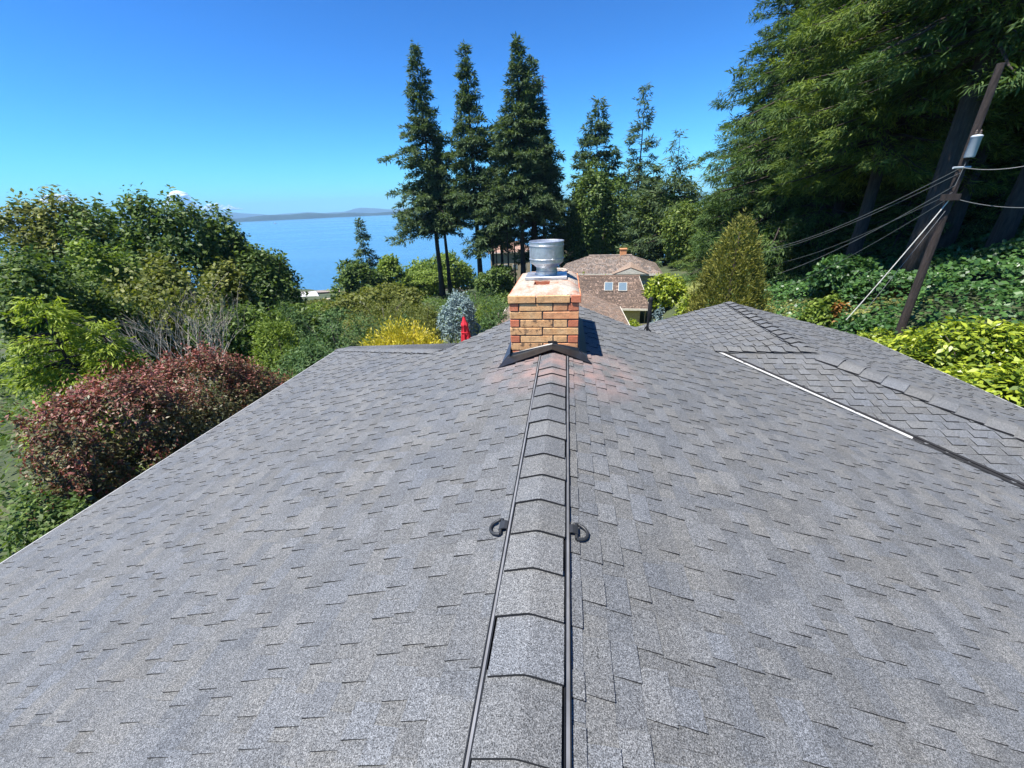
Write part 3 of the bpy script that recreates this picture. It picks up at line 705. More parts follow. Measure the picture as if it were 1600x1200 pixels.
def fir_crown(seed, H, hb, Lmax, nb, dens, sl, sw, prof=None, droop=0.35, hang=0.35, limb=None, fanw=0.32, TK=6, tuft=0.30, wild=0.34):
    """whorled, drooping boughs with flat sprays; returns spray mesh arrays and bough polylines"""
    rs = np.random.RandomState(seed); tp = 1.05 if TK < 10 else 1.35; prof = prof or (lambda t: (1-t)**0.75*(0.55+0.45*np.minimum(1, t*5))+0.03)
    t = rs.rand(nb)**tp; z = hb+(H-hb)*t; L = Lmax*prof(t)*rs.uniform(0.6, 1.18, nb)
    if limb is not None:
        for zz, ll in limb: t = np.append(t, (zz-hb)/(H-hb)); z = np.append(z, zz); L = np.append(L, ll)
    nb = len(z); az = rs.rand(nb)*2*math.pi
    if limb is not None: az[-len(limb):] = [q for q in np.linspace(math.pi*0.8, math.pi*1.2, len(limb))]
    el = np.interp(t, [0, 0.5, 0.85, 1], [-0.15, 0.02, 0.30, 0.95])+rs.normal(size=nb)*0.08
    cnt = np.maximum(2, (dens/TK*L*(0.6+0.4*L/Lmax)).astype(int)); bi = np.repeat(np.arange(nb), cnt); n = len(bi)
    s = rs.rand(n)**0.62*0.98+0.02; s = np.where(L[bi] > 1.5, 0.10+0.9*s, s)
    Lb = L[bi]; out = np.stack([np.cos(az[bi]), np.sin(az[bi]), 0*s], 1); side = np.stack([-np.sin(az[bi]), np.cos(az[bi]), 0*s], 1)
    def curve(s, Lb, e): return Lb*s, Lb*(np.tan(e)*s-droop*s**2+0.16*s**4)
    r, dz = curve(s, Lb, el[bi]); lat = (rs.rand(n)*2-1); latw = np.minimum(Lb*fanw*(1.08-s)+0.10, 1.3)*lat
    P = out*r[:, None]+side*latw[:, None]+np.array([0, 0, 1.])*(z[bi]+dz-np.abs(latw)*0.18-rs.rand(n)*0.3*hang)[:, None]
    A = unit(out*0.75+side*np.sign(lat)[:, None]*0.55*np.abs(lat)[:, None]+rnd(rs, n)*0.35+np.array([0, 0, -1.])*(hang*rs.rand(n))[:, None])
    P = np.repeat(P, TK, 0); A = np.repeat(A, TK, 0); O2 = np.repeat(out, TK, 0); n = len(P); tsz = sl*tuft
    P = P+rnd(rs, n)*np.array([tsz, tsz, tsz*0.6])+A*(rs.rand(n, 1)-.3)*tsz*1.6
    A = unit(A+rnd(rs, n)*wild); N = unit(np.array([0, 0, 1.])+rnd(rs, n)*0.5+O2*0.3)
    V, Fq = leaf_quads(P, A, N, sl*rs.uniform(.6, 1.35, n), sw*rs.uniform(.7, 1.3, n), 0.10)
    br = []
    for i in range(nb):
        if L[i] < 0.7: continue
        pts = []
        for q in (0.0, 0.35, 0.7, 0.95):
            rr, dd = curve(q, L[i], el[i]); pts.append((math.cos(az[i])*rr, math.sin(az[i])*rr, z[i]+dd))
        br.append((pts, L[i]))
    return V, Fq, br
def add_crown(name, V, Fq, mat, parent, yg=None):
    me = mesh_np(name, V, Fq, [mat])
    if yg is not None:
        a = me.attributes.new('young', 'FLOAT', 'POINT'); a.data.foreach_set('value', np.ascontiguousarray(yg, dtype=np.float32))
    return link(bpy.data.objects.new(name, me), parent)
def trunk_mesh(H, r0, r1=0.03, bend=0.0, seed=0, seg=9, limbs=(), flare=1.35, n=9):
    rr = random.Random(seed); mb = MB(); pts = []; rad = []
    for i in range(n):
        q = i/(n-1); pts.append((bend*math.sin(q*2.2)+rr.uniform(-1, 1)*r0*0.12, rr.uniform(-1, 1)*r0*0.12, H*q-0.3*(i == 0)))
        rad.append((r0+(r1-r0)*q**0.85)*(flare if i == 0 else 1))
    mb.tube(pts, rad, seg)
    for pts, L in limbs: mb.tube(pts, [0.018*L**0.8+0.012, 0.014*L**.8+.008, 0.008*L**.8+.005, 0.004], 4, cap=False)
    return mb
def spot(px, py, D, zadj=0.0):
    """ground point under the photo direction (px,py) at distance D, and the height there of that sight line"""
    p = at(px, py, D); g = float(gz(p[0], p[1])); return (p[0], p[1], g+zadj), p[2]-g
def mpp(px, py, D):
    p = at(px, py, D); return float((p-CAM)@_F)/FPX      # metres per photo pixel there
def copy_thing(src, loc, rz, sc, label):
    c = src.copy(); COL.objects.link(c); c.location = loc; c.rotation_euler = (0, 0, rz); c.scale = sc if hasattr(sc, '__len__') else (sc,)*3
    for ch in src.children:
        k = ch.copy(); COL.objects.link(k); k.parent = c
    c['label'] = label; return c
def make_fir(name, label, cat, px, py_top, D, hbf, Lmax, nb, dens, sl, sw, mat='fir', seed=0, r0=None, prof=None, group=None, droop=.35, hang=.35, limb=None, rz=0, base_py=None, fanw=.32):
    loc, h = spot(px, base_py or 430, D); top = at(px, py_top, D)[2]
    # verticals lean in the picture: find the height whose projection reaches row py_top
    lo, hi = 1.0, 80.0
    for _ in range(40):
        m = (lo+hi)/2; y = project((loc[0], loc[1], loc[2]+m))[1]
        if y > py_top: lo = m
        else: hi = m
    H = (lo+hi)/2
    root = empty(name, loc, rz); tag(root, label, cat, group)
    V, Fq, br = fir_crown(seed, H, H*hbf, Lmax, nb, dens, sl, sw, prof, droop, hang, limb, fanw)
    add_crown('crown', V, Fq, M[mat], root)
    trunk_mesh(H*0.985, r0 or H*0.011, 0.02, seed=seed, limbs=br).build('trunk', M['bark'], root, smooth=True)
    return root
def make_broad(name, label, cat, px, py_top, D, wpx, n_clump, n_leaf, leaf, mat, seed=0, aspect=.55, hfrac=None, trunk=True, group=None, sig=.085, nl=9, depth=1.0, height=None, upw=.5, young=None, bottom=-.75, lob=None, sink=0.1, shoots=0, shoot_len=.4):
    loc, h = spot(px, py_top, D); w = wpx*mpp(px, py_top, D)/2
    h = max(h, 0.5) if height is None else height
    ch = h if hfrac is None else h*hfrac                     # crown height
    rz_ = ch/1.9; root = empty(name, loc); tag(root, label, cat, group)
    V, Fq, yg = broad_crown(seed, (w, w*depth, rz_), n_clump, n_leaf, leaf, aspect, nl, sig, bottom, upw, lob, young, shoots, shoot_len)
    zc = h-(V[:, 2].max())*0.985; V = V+np.array([0, 0, zc])
    # face the crown's long side across the view
    a = -math.atan2(loc[0]-CAM[0], loc[1]-CAM[1]); root.rotation_euler = (0, 0, a)
    add_crown('crown', V, Fq, M[mat], root, yg)
    if trunk:
        rr = random.Random(seed); limbs = []
        for i in range(7):
            q = i/7*6.28+rr.random(); z0 = max(0.15, (h-ch)*0.9+0.12*ch)+rr.random()*ch*0.25; e = rr.uniform(.45, .8)
            limbs.append(([(0, 0, z0), (w*.25*math.cos(q), w*.25*math.sin(q), z0+ch*.18), (w*.5*e*math.cos(q), w*.5*e*math.sin(q), z0+ch*.36), (w*.8*e*math.cos(q), w*.8*e*math.sin(q), z0+ch*.5)], max(1, h*0.35)))
        trunk_mesh(max(0.4, h*0.72), 0.03+h*0.016, 0.03, 0.1, seed, 7, limbs).build('trunk', M['bark_grey'], root, smooth=True)
    return root

# ---- tall firs beyond the chimney
gF = 'tall firs standing beyond the chimney'
def col_prof(t): return (1-t)**1.02*(0.86+0.14*np.sin(t*17))*(0.80+0.20*np.minimum(1, t*6))+0.015
make_fir('fir_tree', 'leftmost tall fir beyond the chimney, long boughs reaching out left', 'fir tree', 690, 66, 62, 0.36, 6.4, 301, 49, .56, .145, seed=1, r0=.42, prof=col_prof, group=gF, base_py=445, limb=[(15.5, 7.2), (16.2, 6.4), (10.5, 7.0), (20, 6.2), (9.8, 6.6)], rz=.2)
make_fir('fir_tree', 'thin fir trunk close beside the leftmost tall fir beyond the chimney', 'fir tree', 703, 215, 62.8, 0.46, 4.0, 150, 46, .54, .145, seed=2, r0=.36, prof=col_prof, group=gF, base_py=445)
make_fir('fir_tree', 'second tall fir from the left beyond the chimney, narrow pointed top', 'fir tree', 752, 66, 60, 0.38, 5.6, 301, 51, .56, .145, seed=3, r0=.45, prof=col_prof, group=gF, base_py=445)
make_fir('fir_tree', 'tallest dense fir directly behind the chimney, highest pointed top of the group', 'fir tree', 818, 58, 58, 0.37, 6.4, 341, 55, .56, .145, seed=4, r0=.42, prof=col_prof, group=gF, base_py=430)
make_fir('fir_tree', 'fir with thick dark trunk just right of the tallest fir behind the chimney', 'fir tree', 836, 88, 61, 0.38, 6.6, 301, 55, .56, .145, seed=6, r0=.62, prof=col_prof, group=gF, base_py=430)
make_fir('fir_tree', 'fir with a nearly bare reddish dead top, right edge of the tall group', 'fir tree', 851, 205, 64, 0.26, 5.4, 190, 49, .54, .145, seed=7, r0=.34, prof=col_prof, group=gF, base_py=425)
make_fir('fir_tree', 'shorter fir filling the gap between the second and the tallest fir', 'fir tree', 786, 190, 66, 0.36, 5.2, 201, 49, .54, .145, seed=8, r0=.30, prof=col_prof, group=gF, base_py=430)
make_fir('fir_tree', 'low leafy fir under the crowns left of the chimney cap', 'fir tree', 772, 262, 57, 0.42, 4.6, 140, 46, .54, .145, seed=9, r0=.28, prof=col_prof, group=gF, base_py=430)
# the dead spire above the right-hand fir
loc, h = spot(850, 425, 63.2); dt = empty('dead_tree', loc); tag(dt, 'bare reddish dead treetop rising behind the tall firs, right side', 'dead tree')
rr = random.Random(4); lb = []
Hd = 27.6
for i in range(70):
    z = Hd*(0.62+0.38*rr.random()); q = rr.random()*6.28; L = (Hd-z)*0.22+0.5*rr.random()+.25
    lb.append(([(0, 0, z), (L*.4*math.cos(q), L*.4*math.sin(q), z+.05), (L*.7*math.cos(q), L*.7*math.sin(q), z-.05), (L*math.cos(q), L*math.sin(q), z-.12)], 1.6))
trunk_mesh(Hd, .26, .03, seed=4, limbs=lb).build('trunk', M['rust_bark'] if 'rust_bark' in M else M['bark_grey'], dt)
# bare understorey trunks beneath the group
for i, (px, D, hh, lab) in enumerate(((795, 56, 9, 'slim bare trunk left of the chimney cap, among the firs'), (805, 68, 10, 'very thin far trunk just left of the chimney cap'), (866, 60, 11, 'slim trunk just right of the chimney cap, against the water'), (777, 70, 9, 'thin far trunk beside the second fir'))):
    make_fir('fir_tree', lab, 'fir tree', px, 262+i*9, D, 0.52, 2.4, 40, 28, .8, .22, seed=20+i, r0=.17, prof=col_prof, group=gF, base_py=425)
# ---- conifers and leafy trees right of the chimney
gC = 'conifers behind the far houses'
wide = lambda t: (1-t)**0.9*0.95+0.05
make_fir('fir_tree', 'broad dark fir rising behind the round leafy tree right of the chimney', 'fir tree', 926, 160, 72, 0.2, 8.5, 210, 44, .7, .18, seed=30, prof=wide, group=gC, base_py=400)
make_fir('fir_tree', 'slender open fir with the highest tip right of the round leafy tree', 'fir tree', 988, 133, 74, 0.2, 5.2, 170, 34, .65, .16, seed=31, prof=wide, group=gC, base_py=400)
make_fir('fir_tree', 'pale thin-boughed cedar with drooping arms left of the dark forest', 'fir tree', 1040, 208, 58, 0.2, 5.6, 80, 26, .8, .12, seed=32, prof=wide, group=gC, base_py=410, droop=.15, hang=.6, fanw=.16)
make_fir('fir_tree', 'short fir in front of the pale cedar, above the far roof', 'fir tree', 1008, 262, 60, 0.1, 5.2, 150, 44, .6, .17, seed=33, prof=wide, group=gC, base_py=410)
make_fir('fir_tree', 'small lone fir against the water, left of the tall firs', 'fir tree', 577, 342, 78, 0.05, 3.6, 120, 44, .6, .18, seed=34, prof=wide, group=gC, base_py=430)
gT = 'leafy trees around the garden'
make_broad('leafy_tree', 'dense dark round-leaved tree behind the far roof, right of the chimney cap', 'leafy tree', 932, 252, 63, 112, 1900, 18, .36, 'maple', 40, hfrac=.92, group=gT, sig=.07, nl=14)
make_broad('leafy_tree', 'loose green leafy tree right of the far house, with reddish stems', 'leafy tree', 1040, 268, 60, 125, 1600, 17, .32, 'madrone', 41, hfrac=.95, group=gT, sig=.08, nl=12)
make_broad('leafy_tree', 'darker leafy tree between the far house and the olive cypress', 'leafy tree', 1085, 310, 52, 105, 1200, 17, .28, 'madrone', 42, hfrac=.95, group=gT, nl=12)
# ---- olive cypress behind the second ridge
def cone_tree(name, label, cat, px, py_top, D, wpx, mat, n, leaf, aspect, seed, group=None, power=.75):
    loc, h = spot(px, py_top, D); w = wpx*mpp(px, py_top, D)/2; rs = np.random.RandomState(seed); root = empty(name, loc); tag(root, label, cat, group)
    t = 1-np.sqrt(rs.rand(n)); q = rs.rand(n)*6.283; f = 1+0.13*np.sin(q*5+t*9)+0.10*np.sin(q*9-t*21)
    r = w*((1-t)**power)*np.minimum(1, .55+t*3)*f*rs.uniform(.80, 1.05, n); o = np.stack([np.cos(q), np.sin(q), 0*q], 1)
    P = o*r[:, None]; P[:, 2] = t*h*1.0; P += rnd(rs, n)*leaf*.3
    A = unit(o*.55+np.array([0, 0, .75])+rnd(rs, n)*.35); N = unit(o+rnd(rs, n)*.5)
    V, Fq = leaf_quads(P, A, N, leaf*rs.uniform(.6, 1.4, n), leaf*aspect*rs.uniform(.7, 1.3, n)); add_crown('crown', V, Fq, M[mat], root)
    trunk_mesh(h*.9, w*.10, .02, seed=seed).build('trunk', M['bark'], root, smooth=True); return root
cone_tree('cypress_tree', 'broad olive-green conical cypress behind the second roof ridge', 'cypress', 1163, 330, 17, 175, 'cypress', 42000, .13, .33, 50, power=.66)
# ---- dark forest on the right
gW = 'tall firs of the dark wood on the right'
fw = dict(prof=lambda t: (1-t)**0.45*(0.75+.25*np.minimum(1, t*4))+.02, group=gW, hang=.6, droop=.42)
def forest(px, D, hbf, H, Lmax, nb, dens, sl, sw, seed, label, mat='forest', r0=.5, base_py=405):
    loc, h = spot(px, base_py, D); root = empty('fir_tree', loc); tag(root, label, 'fir tree', gW)
    V, Fq, br = fir_crown(seed, H, H*hbf, Lmax, nb, dens, sl, sw, fw['prof'], .30, .75, None, .36, 12, .36, .36)
    add_crown('crown', V, Fq, M[mat], root); trunk_mesh(H*.98, r0, .05, seed=seed, limbs=br, seg=11).build('trunk', M['bark'], root, smooth=True); return root
f1 = forest(1215, 34, .05, 27, 6.4, 350, 68, .40, .070, 60, 'leftmost big fir of the dark wood, its boughs outlined against the sky')
f2 = forest(1330, 25, .22, 26, 4.8, 350, 90, .30, .046, 61, 'fir with straight brown trunk standing above the olive cypress', 'cedar', .27)
f3 = forest(1428, 21, .30, 25, 4.6, 330, 96, .27, .040, 62, 'massive dark trunk right behind the utility pole', 'forest', .36)
f4 = forest(1548, 23, .26, 25, 4.6, 330, 96, .27, .040, 63, 'dark leaning-looking trunk at the right edge of the picture', 'cedar', .27)
def fcopy(src, px, D, rz, sc, label, base_py=400):
    loc, h = spot(px, base_py, D); return copy_thing(src, loc, rz, sc, label)
for src, px, D, rz, sc, lab in (
    (f1, 1170, 44, 1.3, .86, 'farther fir at the left edge of the dark wood, lower on the slope'),
    (f2, 1262, 42, 2.6, 1.05, 'far fir deep in the wood, left of the straight brown trunk'),
    (f1, 1300, 52, 4.0, 1.1, 'far fir whose top closes the wood against the sky'),
    (f2, 1390, 40, 0.8, 1.1, 'fir in the shade between the brown trunk and the massive dark trunk'),
    (f1, 1462, 46, 2.2, 1.15, 'far fir behind the transformer on the pole'),
    (f2, 1505, 33, 3.6, 1.0, 'shaded fir directly right of the pole top'),
    (f1, 1585, 37, 5.2, 1.1, 'far fir at the right edge behind the edge trunk'),
    (f1, 1395, 60, 5.9, 1.2, 'farthest fir closing the wood above the wires'),
    (f4, 1610, 28, 1.9, 1.05, 'fir partly cut off by the right edge of the picture'),
    (f1, 1205, 58, 3.1, .95, 'far fir showing a pointed tip left of the wood'),
    (f1, 1540, 58, .4, 1.2, 'farthest fir deep in the shade at far right'),
    (f3, 1290, 31, 2.0, .92, 'fir with high crown just left of the straight brown trunk'),
    (f4, 1470, 27, 4.4, .95, 'fir close behind the massive dark trunk')):
    fcopy(src, px, D, rz, sc, lab)
# low cedars and hemlocks filling the edge of the wood
gU = 'young conifers at the foot of the wood'
lowp = lambda t: (1-t)**0.7+.02
u1 = make_fir('young_conifer', 'bushy young hemlock at the left foot of the dark wood', 'conifer', 1140, 215, 40, .02, 4.6, 190, 80, .32, .066, 'forest', 70, .16, lowp, gU, .4, .6, base_py=415)
u2 = make_fir('young_conifer', 'young cedar just behind the tip of the olive cypress', 'conifer', 1205, 250, 33, .02, 4.2, 190, 84, .30, .06, 'cedar', 71, .16, lowp, gU, .4, .6, base_py=420)
for src, px, D, rz, sc, lab in ((u1, 1265, 31, 2, .8, 'dark young hemlock right of the olive cypress, behind the wires'), (u2, 1295, 36, 1, .9, 'young cedar in shade left of the straight brown trunk'), (u1, 1395, 28, 3, .62, 'low hemlock between the brown trunk and the utility pole'),
                                (u2, 1480, 30, 4, .8, 'shaded young cedar behind the massive dark trunk'), (u1, 1570, 30, 5, .8, 'shaded young hemlock beside the edge trunk'), (u2, 1110, 50, 2.5, 1.0, 'young cedar left of the wood, above the rhododendrons'), (u1, 1360, 40, .5, 1.0, 'young hemlock deep in the shade behind the wires')):
    fcopy(src, px, D, rz, sc, lab)

# ------------------------------------------------------------------ left side trees and shrubs
gL = 'big leafy trees along the left'
make_broad('leafy_tree', 'olive-toned tree at the left edge against the sky', 'leafy tree', 25, 292, 46, 170, 1700, 20, .26, 'olive', 80, hfrac=.95, group=gL, sig=.07, nl=14)
make_broad('leafy_tree', 'dark maple left of the highest maple on the left', 'leafy tree', 130, 300, 44, 180, 2000, 21, .28, 'maple', 81, hfrac=.95, group=gL, sig=.065, nl=16)
make_broad('leafy_tree', 'highest and widest dark maple on the left, reaching above the water', 'leafy tree', 222, 288, 42, 190, 2200, 21, .28, 'maple', 82, hfrac=.95, group=gL, sig=.065, nl=18)
make_broad('leafy_tree', 'dark maple whose shoulder meets the horizon of the water', 'leafy tree', 318, 316, 42, 130, 1600, 21, .27, 'maple', 83, hfrac=.95, group=gL, sig=.065, nl=14)
make_broad('leafy_tree', 'rounded lower maple on the left ending against the water', 'leafy tree', 398, 372, 40, 150, 1900, 21, .26, 'maple', 84, hfrac=.97, group=gL, sig=.065, nl=16)
make_broad('leafy_tree', 'dark glossy tree low at the left edge below the olive tree', 'leafy tree', 40, 372, 26, 200, 1900, 18, .16, 'maple', 85, hfrac=.97, group=gL, sig=.07, nl=14)
make_broad('leafy_tree', 'yellow-green young tree in front of the dark maples', 'leafy tree', 150, 362, 31, 130, 1400, 18, .19, 'alder', 86, hfrac=.97, group=gL, sig=.075, nl=12)
make_broad('leafy_tree', 'brownish olive tree right of the bare twiggy bush', 'leafy tree', 330, 402, 24, 110, 900, 14, .18, 'olive', 87, hfrac=.97, group=gL, sig=.08, nl=12)
make_broad('leafy_tree', 'thin-leaved tree behind the bare twiggy bush', 'leafy tree', 235, 385, 27, 130, 800, 14, .20, 'olive', 88, hfrac=.97, group=gL, sig=.09, nl=12)
gS = 'garden shrubs along the slope'
def thuja(name, label, px, py, D, wpx, n, leaf, seed, mat):
    """drooping, fan-sprayed shrub conifer"""
    loc, h = spot(px, py, D); w = wpx*mpp(px, py, D)/2; root = empty(name, loc); tag(root, label, 'conifer shrub', gS)
    V, Fq, br = fir_crown(seed, h, .04*h, w*1.1, 120, n, leaf, leaf*.24, lambda t: (1-t)**.55+.05, .45, .8, None, .45)
    add_crown('crown', V, Fq, M[mat], root); trunk_mesh(h*.9, .08, .02, seed=seed, limbs=br).build('trunk', M['bark'], root, smooth=True); return root
thuja('thuja_shrub', 'bright lime-green drooping thuja at the left edge', 55, 468, 14.5, 190, 230, .15, 90, 'lime')
thuja('thuja_shrub', 'lime-green thuja behind the red-tipped bush, right of the left-edge one', 150, 500, 14, 110, 260, .14, 91, 'lime')
# bare, many-stemmed bush with few leaves
loc, h = spot(235, 402, 19); tb = empty('bare_bush', loc); tag(tb, 'bare pale many-stemmed bush with almost no leaves', 'bush')
mb = MB(); rr = random.Random(9)
def twig(p, d, L, r, lev):
    q = p+d*L*.5+Vector((rr.uniform(-.1, .1), rr.uniform(-.1, .1), .04))*L*.4; e = p+d*L
    mb.tube([p, q, e], [r, r*.8, r*.55], 5 if lev < 2 else 4, cap=False)
    if lev >= 4: return
    for k in range(3 if lev < 2 else 2):
        nd_ = (d+Vector((rr.uniform(-.55, .55), rr.uniform(-.55, .55), rr.uniform(-.15, .35)))).normalized(); twig(p+(e-p)*rr.uniform(.55, 1), nd_, L*rr.uniform(.55, .8), r*.58, lev+1)
for k in range(12):
    q = k/12*6.28+rr.random()*.4; twig(Vector((.15*math.cos(q), .15*math.sin(q), 0)), Vector((math.cos(q)*.5, math.sin(q)*.5, 1)).normalized(), h*.36, .030, 0)
mb.build('stems', M['twig'], tb)
V, Fq, _ = broad_crown(95, (2.0, 2.0, 1.5), 260, 7, .13, .55, 8, .12); add_crown('leaves', V+np.array([0, 0, h*.78]), Fq, M['olive'], tb)
# red-tipped photinia hedge bush beside the left eave
def red_tips(P, rs):
    n = 0.5+0.5*np.sin(P[:, 0]*7+1.0)*np.sin(P[:, 1]*6)
    return np.clip((P[:, 2]-0.42)*1.9+0.75*n-0.30+rs.normal(size=len(P))*0.35, 0, 1)*(rs.rand(len(P)) < .8)
for px, py, D, w, sd_, lab in ((150, 560, 10.0, 270, 100, 'wide photinia bush with red new leaves, left end nearest the eave'), (285, 528, 11.5, 230, 101, 'tallest photinia bush with the reddest shoots'), (385, 562, 13.0, 130, 102, 'photinia bush at the right end, browner and lower'), (60, 640, 8.8, 190, 103, 'low photinia bush with dark green leaves at the left edge')):
    make_broad('photinia_bush', lab, 'bush', px, py, D, w, 2300, 17, .066, 'photinia', sd_, group='red-tipped bushes beside the left eave', aspect=.42, sig=.06, nl=16, depth=.75, shoots=260, shoot_len=.42, young=red_tips if sd_ < 103 else (lambda P, rs: (rs.rand(len(P)) < .08)*1.0))
make_broad('green_shrub', 'small-leaved green shrub in the lower left corner', 'shrub', 45, 768, 7.4, 210, 1500, 15, .06, 'maple', 104, group=gS, sig=.06, nl=14)
make_broad('green_shrub', 'yellow-green feathery shrub right of the red-tipped bushes', 'shrub', 415, 482, 17, 130, 900, 16, .13, 'alder', 105, group=gS, aspect=.35, nl=12, shoots=150, shoot_len=.7)
make_broad('green_shrub', 'dark green shrub above the feathery yellow-green one', 'shrub', 360, 470, 21, 130, 800, 16, .16, 'maple', 106, group=gS, nl=12)
def juniper(label, px, py, D, wpx, seed, mat='juniper', leaf=.165, n=760, nl=14, depth=1.0):
    return make_broad('juniper_shrub', label, 'shrub', px, py, D, wpx, n, 18, leaf, mat, seed, group=gS, aspect=.26, sig=.075, nl=nl, upw=.9, depth=depth, shoots=130, shoot_len=.09*D**.75)
juniper('blue-green juniper touching the left roof corner', 470, 512, 14, 150, 110, leaf=.12)
juniper('dark blue-green juniper behind the one at the roof corner', 505, 474, 19, 150, 111)
juniper('grey-green juniper at the foot of the rounded maple', 415, 462, 24, 130, 112)
juniper('wide feathery pine shrub left of the blue spruce', 590, 452, 27, 150, 113, 'olive')
juniper('dark green shrub between the feathery pine shrub and the yellow bush', 600, 478, 20, 130, 114)
juniper('olive pine shrub just left of the blue spruce', 655, 462, 24, 90, 115, 'olive')
juniper('olive shrub under the pair of fir trunks', 650, 488, 19, 100, 116, 'olive')
juniper('green shrub behind the blue spruce, under the second fir', 740, 446, 40, 110, 117)
juniper('dark shrub right of the red umbrella', 775, 462, 24, 90, 118)
juniper('bright green shrub between the blue spruce and the chimney', 757, 455, 26, 60, 119, 'alder')
juniper('dark ground-hugging juniper below the second fir', 722, 448, 46, 90, 120)
make_broad('spruce_bush', 'round silvery blue spruce behind the red umbrella', 'spruce', 712, 450, 22, 76, 900, 18, .15, 'spruce', 121, aspect=.3, sig=.07, nl=12, upw=.3)
def fountain(name, label, px, py, D, wpx, seed, mat, n=15000, leaf=.12):
    loc, h = spot(px, py, D); w = wpx*mpp(px, py, D)/2; rs = np.random.RandomState(seed); root = empty(name, loc); tag(root, label, 'bush', gS)
    ns = 620; q = rs.rand(ns)*6.283; sp = np.sqrt(rs.rand(ns)); hh = h*(0.97-.42*sp**2)*rs.uniform(.82, 1.05, ns)
    k = rs.randint(0, ns, n); s = rs.rand(n)**.55; x = np.cos(q)*sp*w; y = np.sin(q)*sp*w*.8
    P = np.stack([x[k]*(.35+.65*s), y[k]*(.35+.65*s), hh[k]*s], 1)+rnd(rs, n)*.035
    A = unit(np.stack([np.cos(q)[k]*sp[k]*.8, np.sin(q)[k]*sp[k]*.8, np.full(n, .8)], 1)+rnd(rs, n)*.45); N = unit(rnd(rs, n)+np.array([0, -.3, .4]))
    V, Fq = leaf_quads(P, A, N, leaf*rs.uniform(.6, 1.4, n), leaf*.3*rs.uniform(.7, 1.3, n)); add_crown('foliage', V, Fq, M[mat], root)
    m = MB()
    for i in range(0, ns, 6): m.tube([(x[i]*.1, y[i]*.1, 0), (x[i]*.6, y[i]*.6, hh[i]*.6), (x[i], y[i], hh[i])], [.010, .007, .003], 4, cap=False)
    m.build('stems', M['twig'], root); a = -math.atan2(loc[0]-CAM[0], loc[1]-CAM[1]); root.rotation_euler = (0, 0, a); return root
fountain('spirea_bush', 'bright golden-yellow bush just beyond the roof edge', 618, 497, 13.5, 165, 130, 'spirea', 26000)
fountain('spirea_bush', 'small lime-yellow ball bush at the right of the golden bush', 698, 522, 13.0, 30, 131, 'laurel', 5000, .06)
fountain('spirea_bush', 'small green ball bush beside the lime-yellow ball', 714, 518, 14.0, 22, 132, 'alder', 4000, .06)
# slope down to the water
gB = 'trees on the bank above the beach'
make_broad('leafy_tree', 'round dense green tree against the water, left of the tall firs', 'leafy tree', 558, 402, 66, 90, 1000, 16, .42, 'maple', 140, group=gB, nl=12, sig=.075)
make_broad('leafy_tree', 'second round green tree at the right of the one against the water', 'leafy tree', 607, 396, 70, 70, 800, 16, .42, 'alder', 141, group=gB, nl=12)
make_broad('leafy_tree', 'yellow-green scrub on the bank left of the fir trunks', 'scrub', 650, 400, 82, 90, 800, 16, .5, 'alder', 142, group=gB, nl=12)
make_broad('leafy_tree', 'yellow-green scrub on the bank behind the pair of fir trunks', 'scrub', 705, 388, 86, 90, 800, 16, .5, 'alder', 143, group=gB, nl=12)
make_broad('leafy_tree', 'olive scrub below the round green trees', 'scrub', 590, 442, 48, 140, 900, 16, .34, 'olive', 144, group=gB, nl=12)
make_broad('leafy_tree', 'green scrub in front of the pair of fir trunks', 'scrub', 665, 418, 74, 110, 900, 16, .34, 'alder', 145, group=gB, nl=12)
make_broad('leafy_tree', 'shaded green scrub right of the second fir trunk', 'scrub', 772, 412, 54, 70, 700, 16, .34, 'maple', 146, group=gB, nl=10)
make_broad('leafy_tree', 'dark bush below the rounded maple, near the white beach house', 'bush', 455, 468, 34, 90, 800, 16, .26, 'maple', 147, group=gB, nl=10)
make_broad('leafy_tree', 'low green bush in front of the white beach house', 'bush', 530, 478, 46, 90, 800, 16, .30, 'juniper', 148, group=gB, nl=10)

make_broad('leafy_tree', 'grey-green scrub just below the white beach house', 'scrub', 487, 467, 92, 60, 500, 16, .4, 'olive', 149, group=gB, nl=10)
make_broad('leafy_tree', 'low scrub on the bank below the sandy beach', 'scrub', 516, 468, 100, 44, 400, 16, .4, 'juniper', 170, group=gB, nl=10)
make_broad('leafy_tree', 'dark bush left of the small half hidden white roof', 'bush', 478, 486, 60, 60, 500, 16, .32, 'maple', 171, group=gB, nl=10)
make_broad('leafy_tree', 'green bush covering the slope just under the beach', 'bush', 490, 473, 74, 60, 600, 16, .36, 'alder', 174, group=gB, nl=10)
make_broad('leafy_tree', 'olive bush right of the beach house, left of the round green tree', 'bush', 516, 474, 66, 50, 600, 16, .34, 'olive', 175, group=gB, nl=10)
make_broad('green_shrub', 'bright green shrub between the skylight roof and the far house', 'shrub', 942, 429, 41, 44, 400, 14, .22, 'laurel', 172, nl=9)
make_broad('green_shrub', 'feathery green sapling left of the skylight roof', 'shrub', 908, 421, 40, 26, 260, 12, .2, 'alder', 173, nl=7)
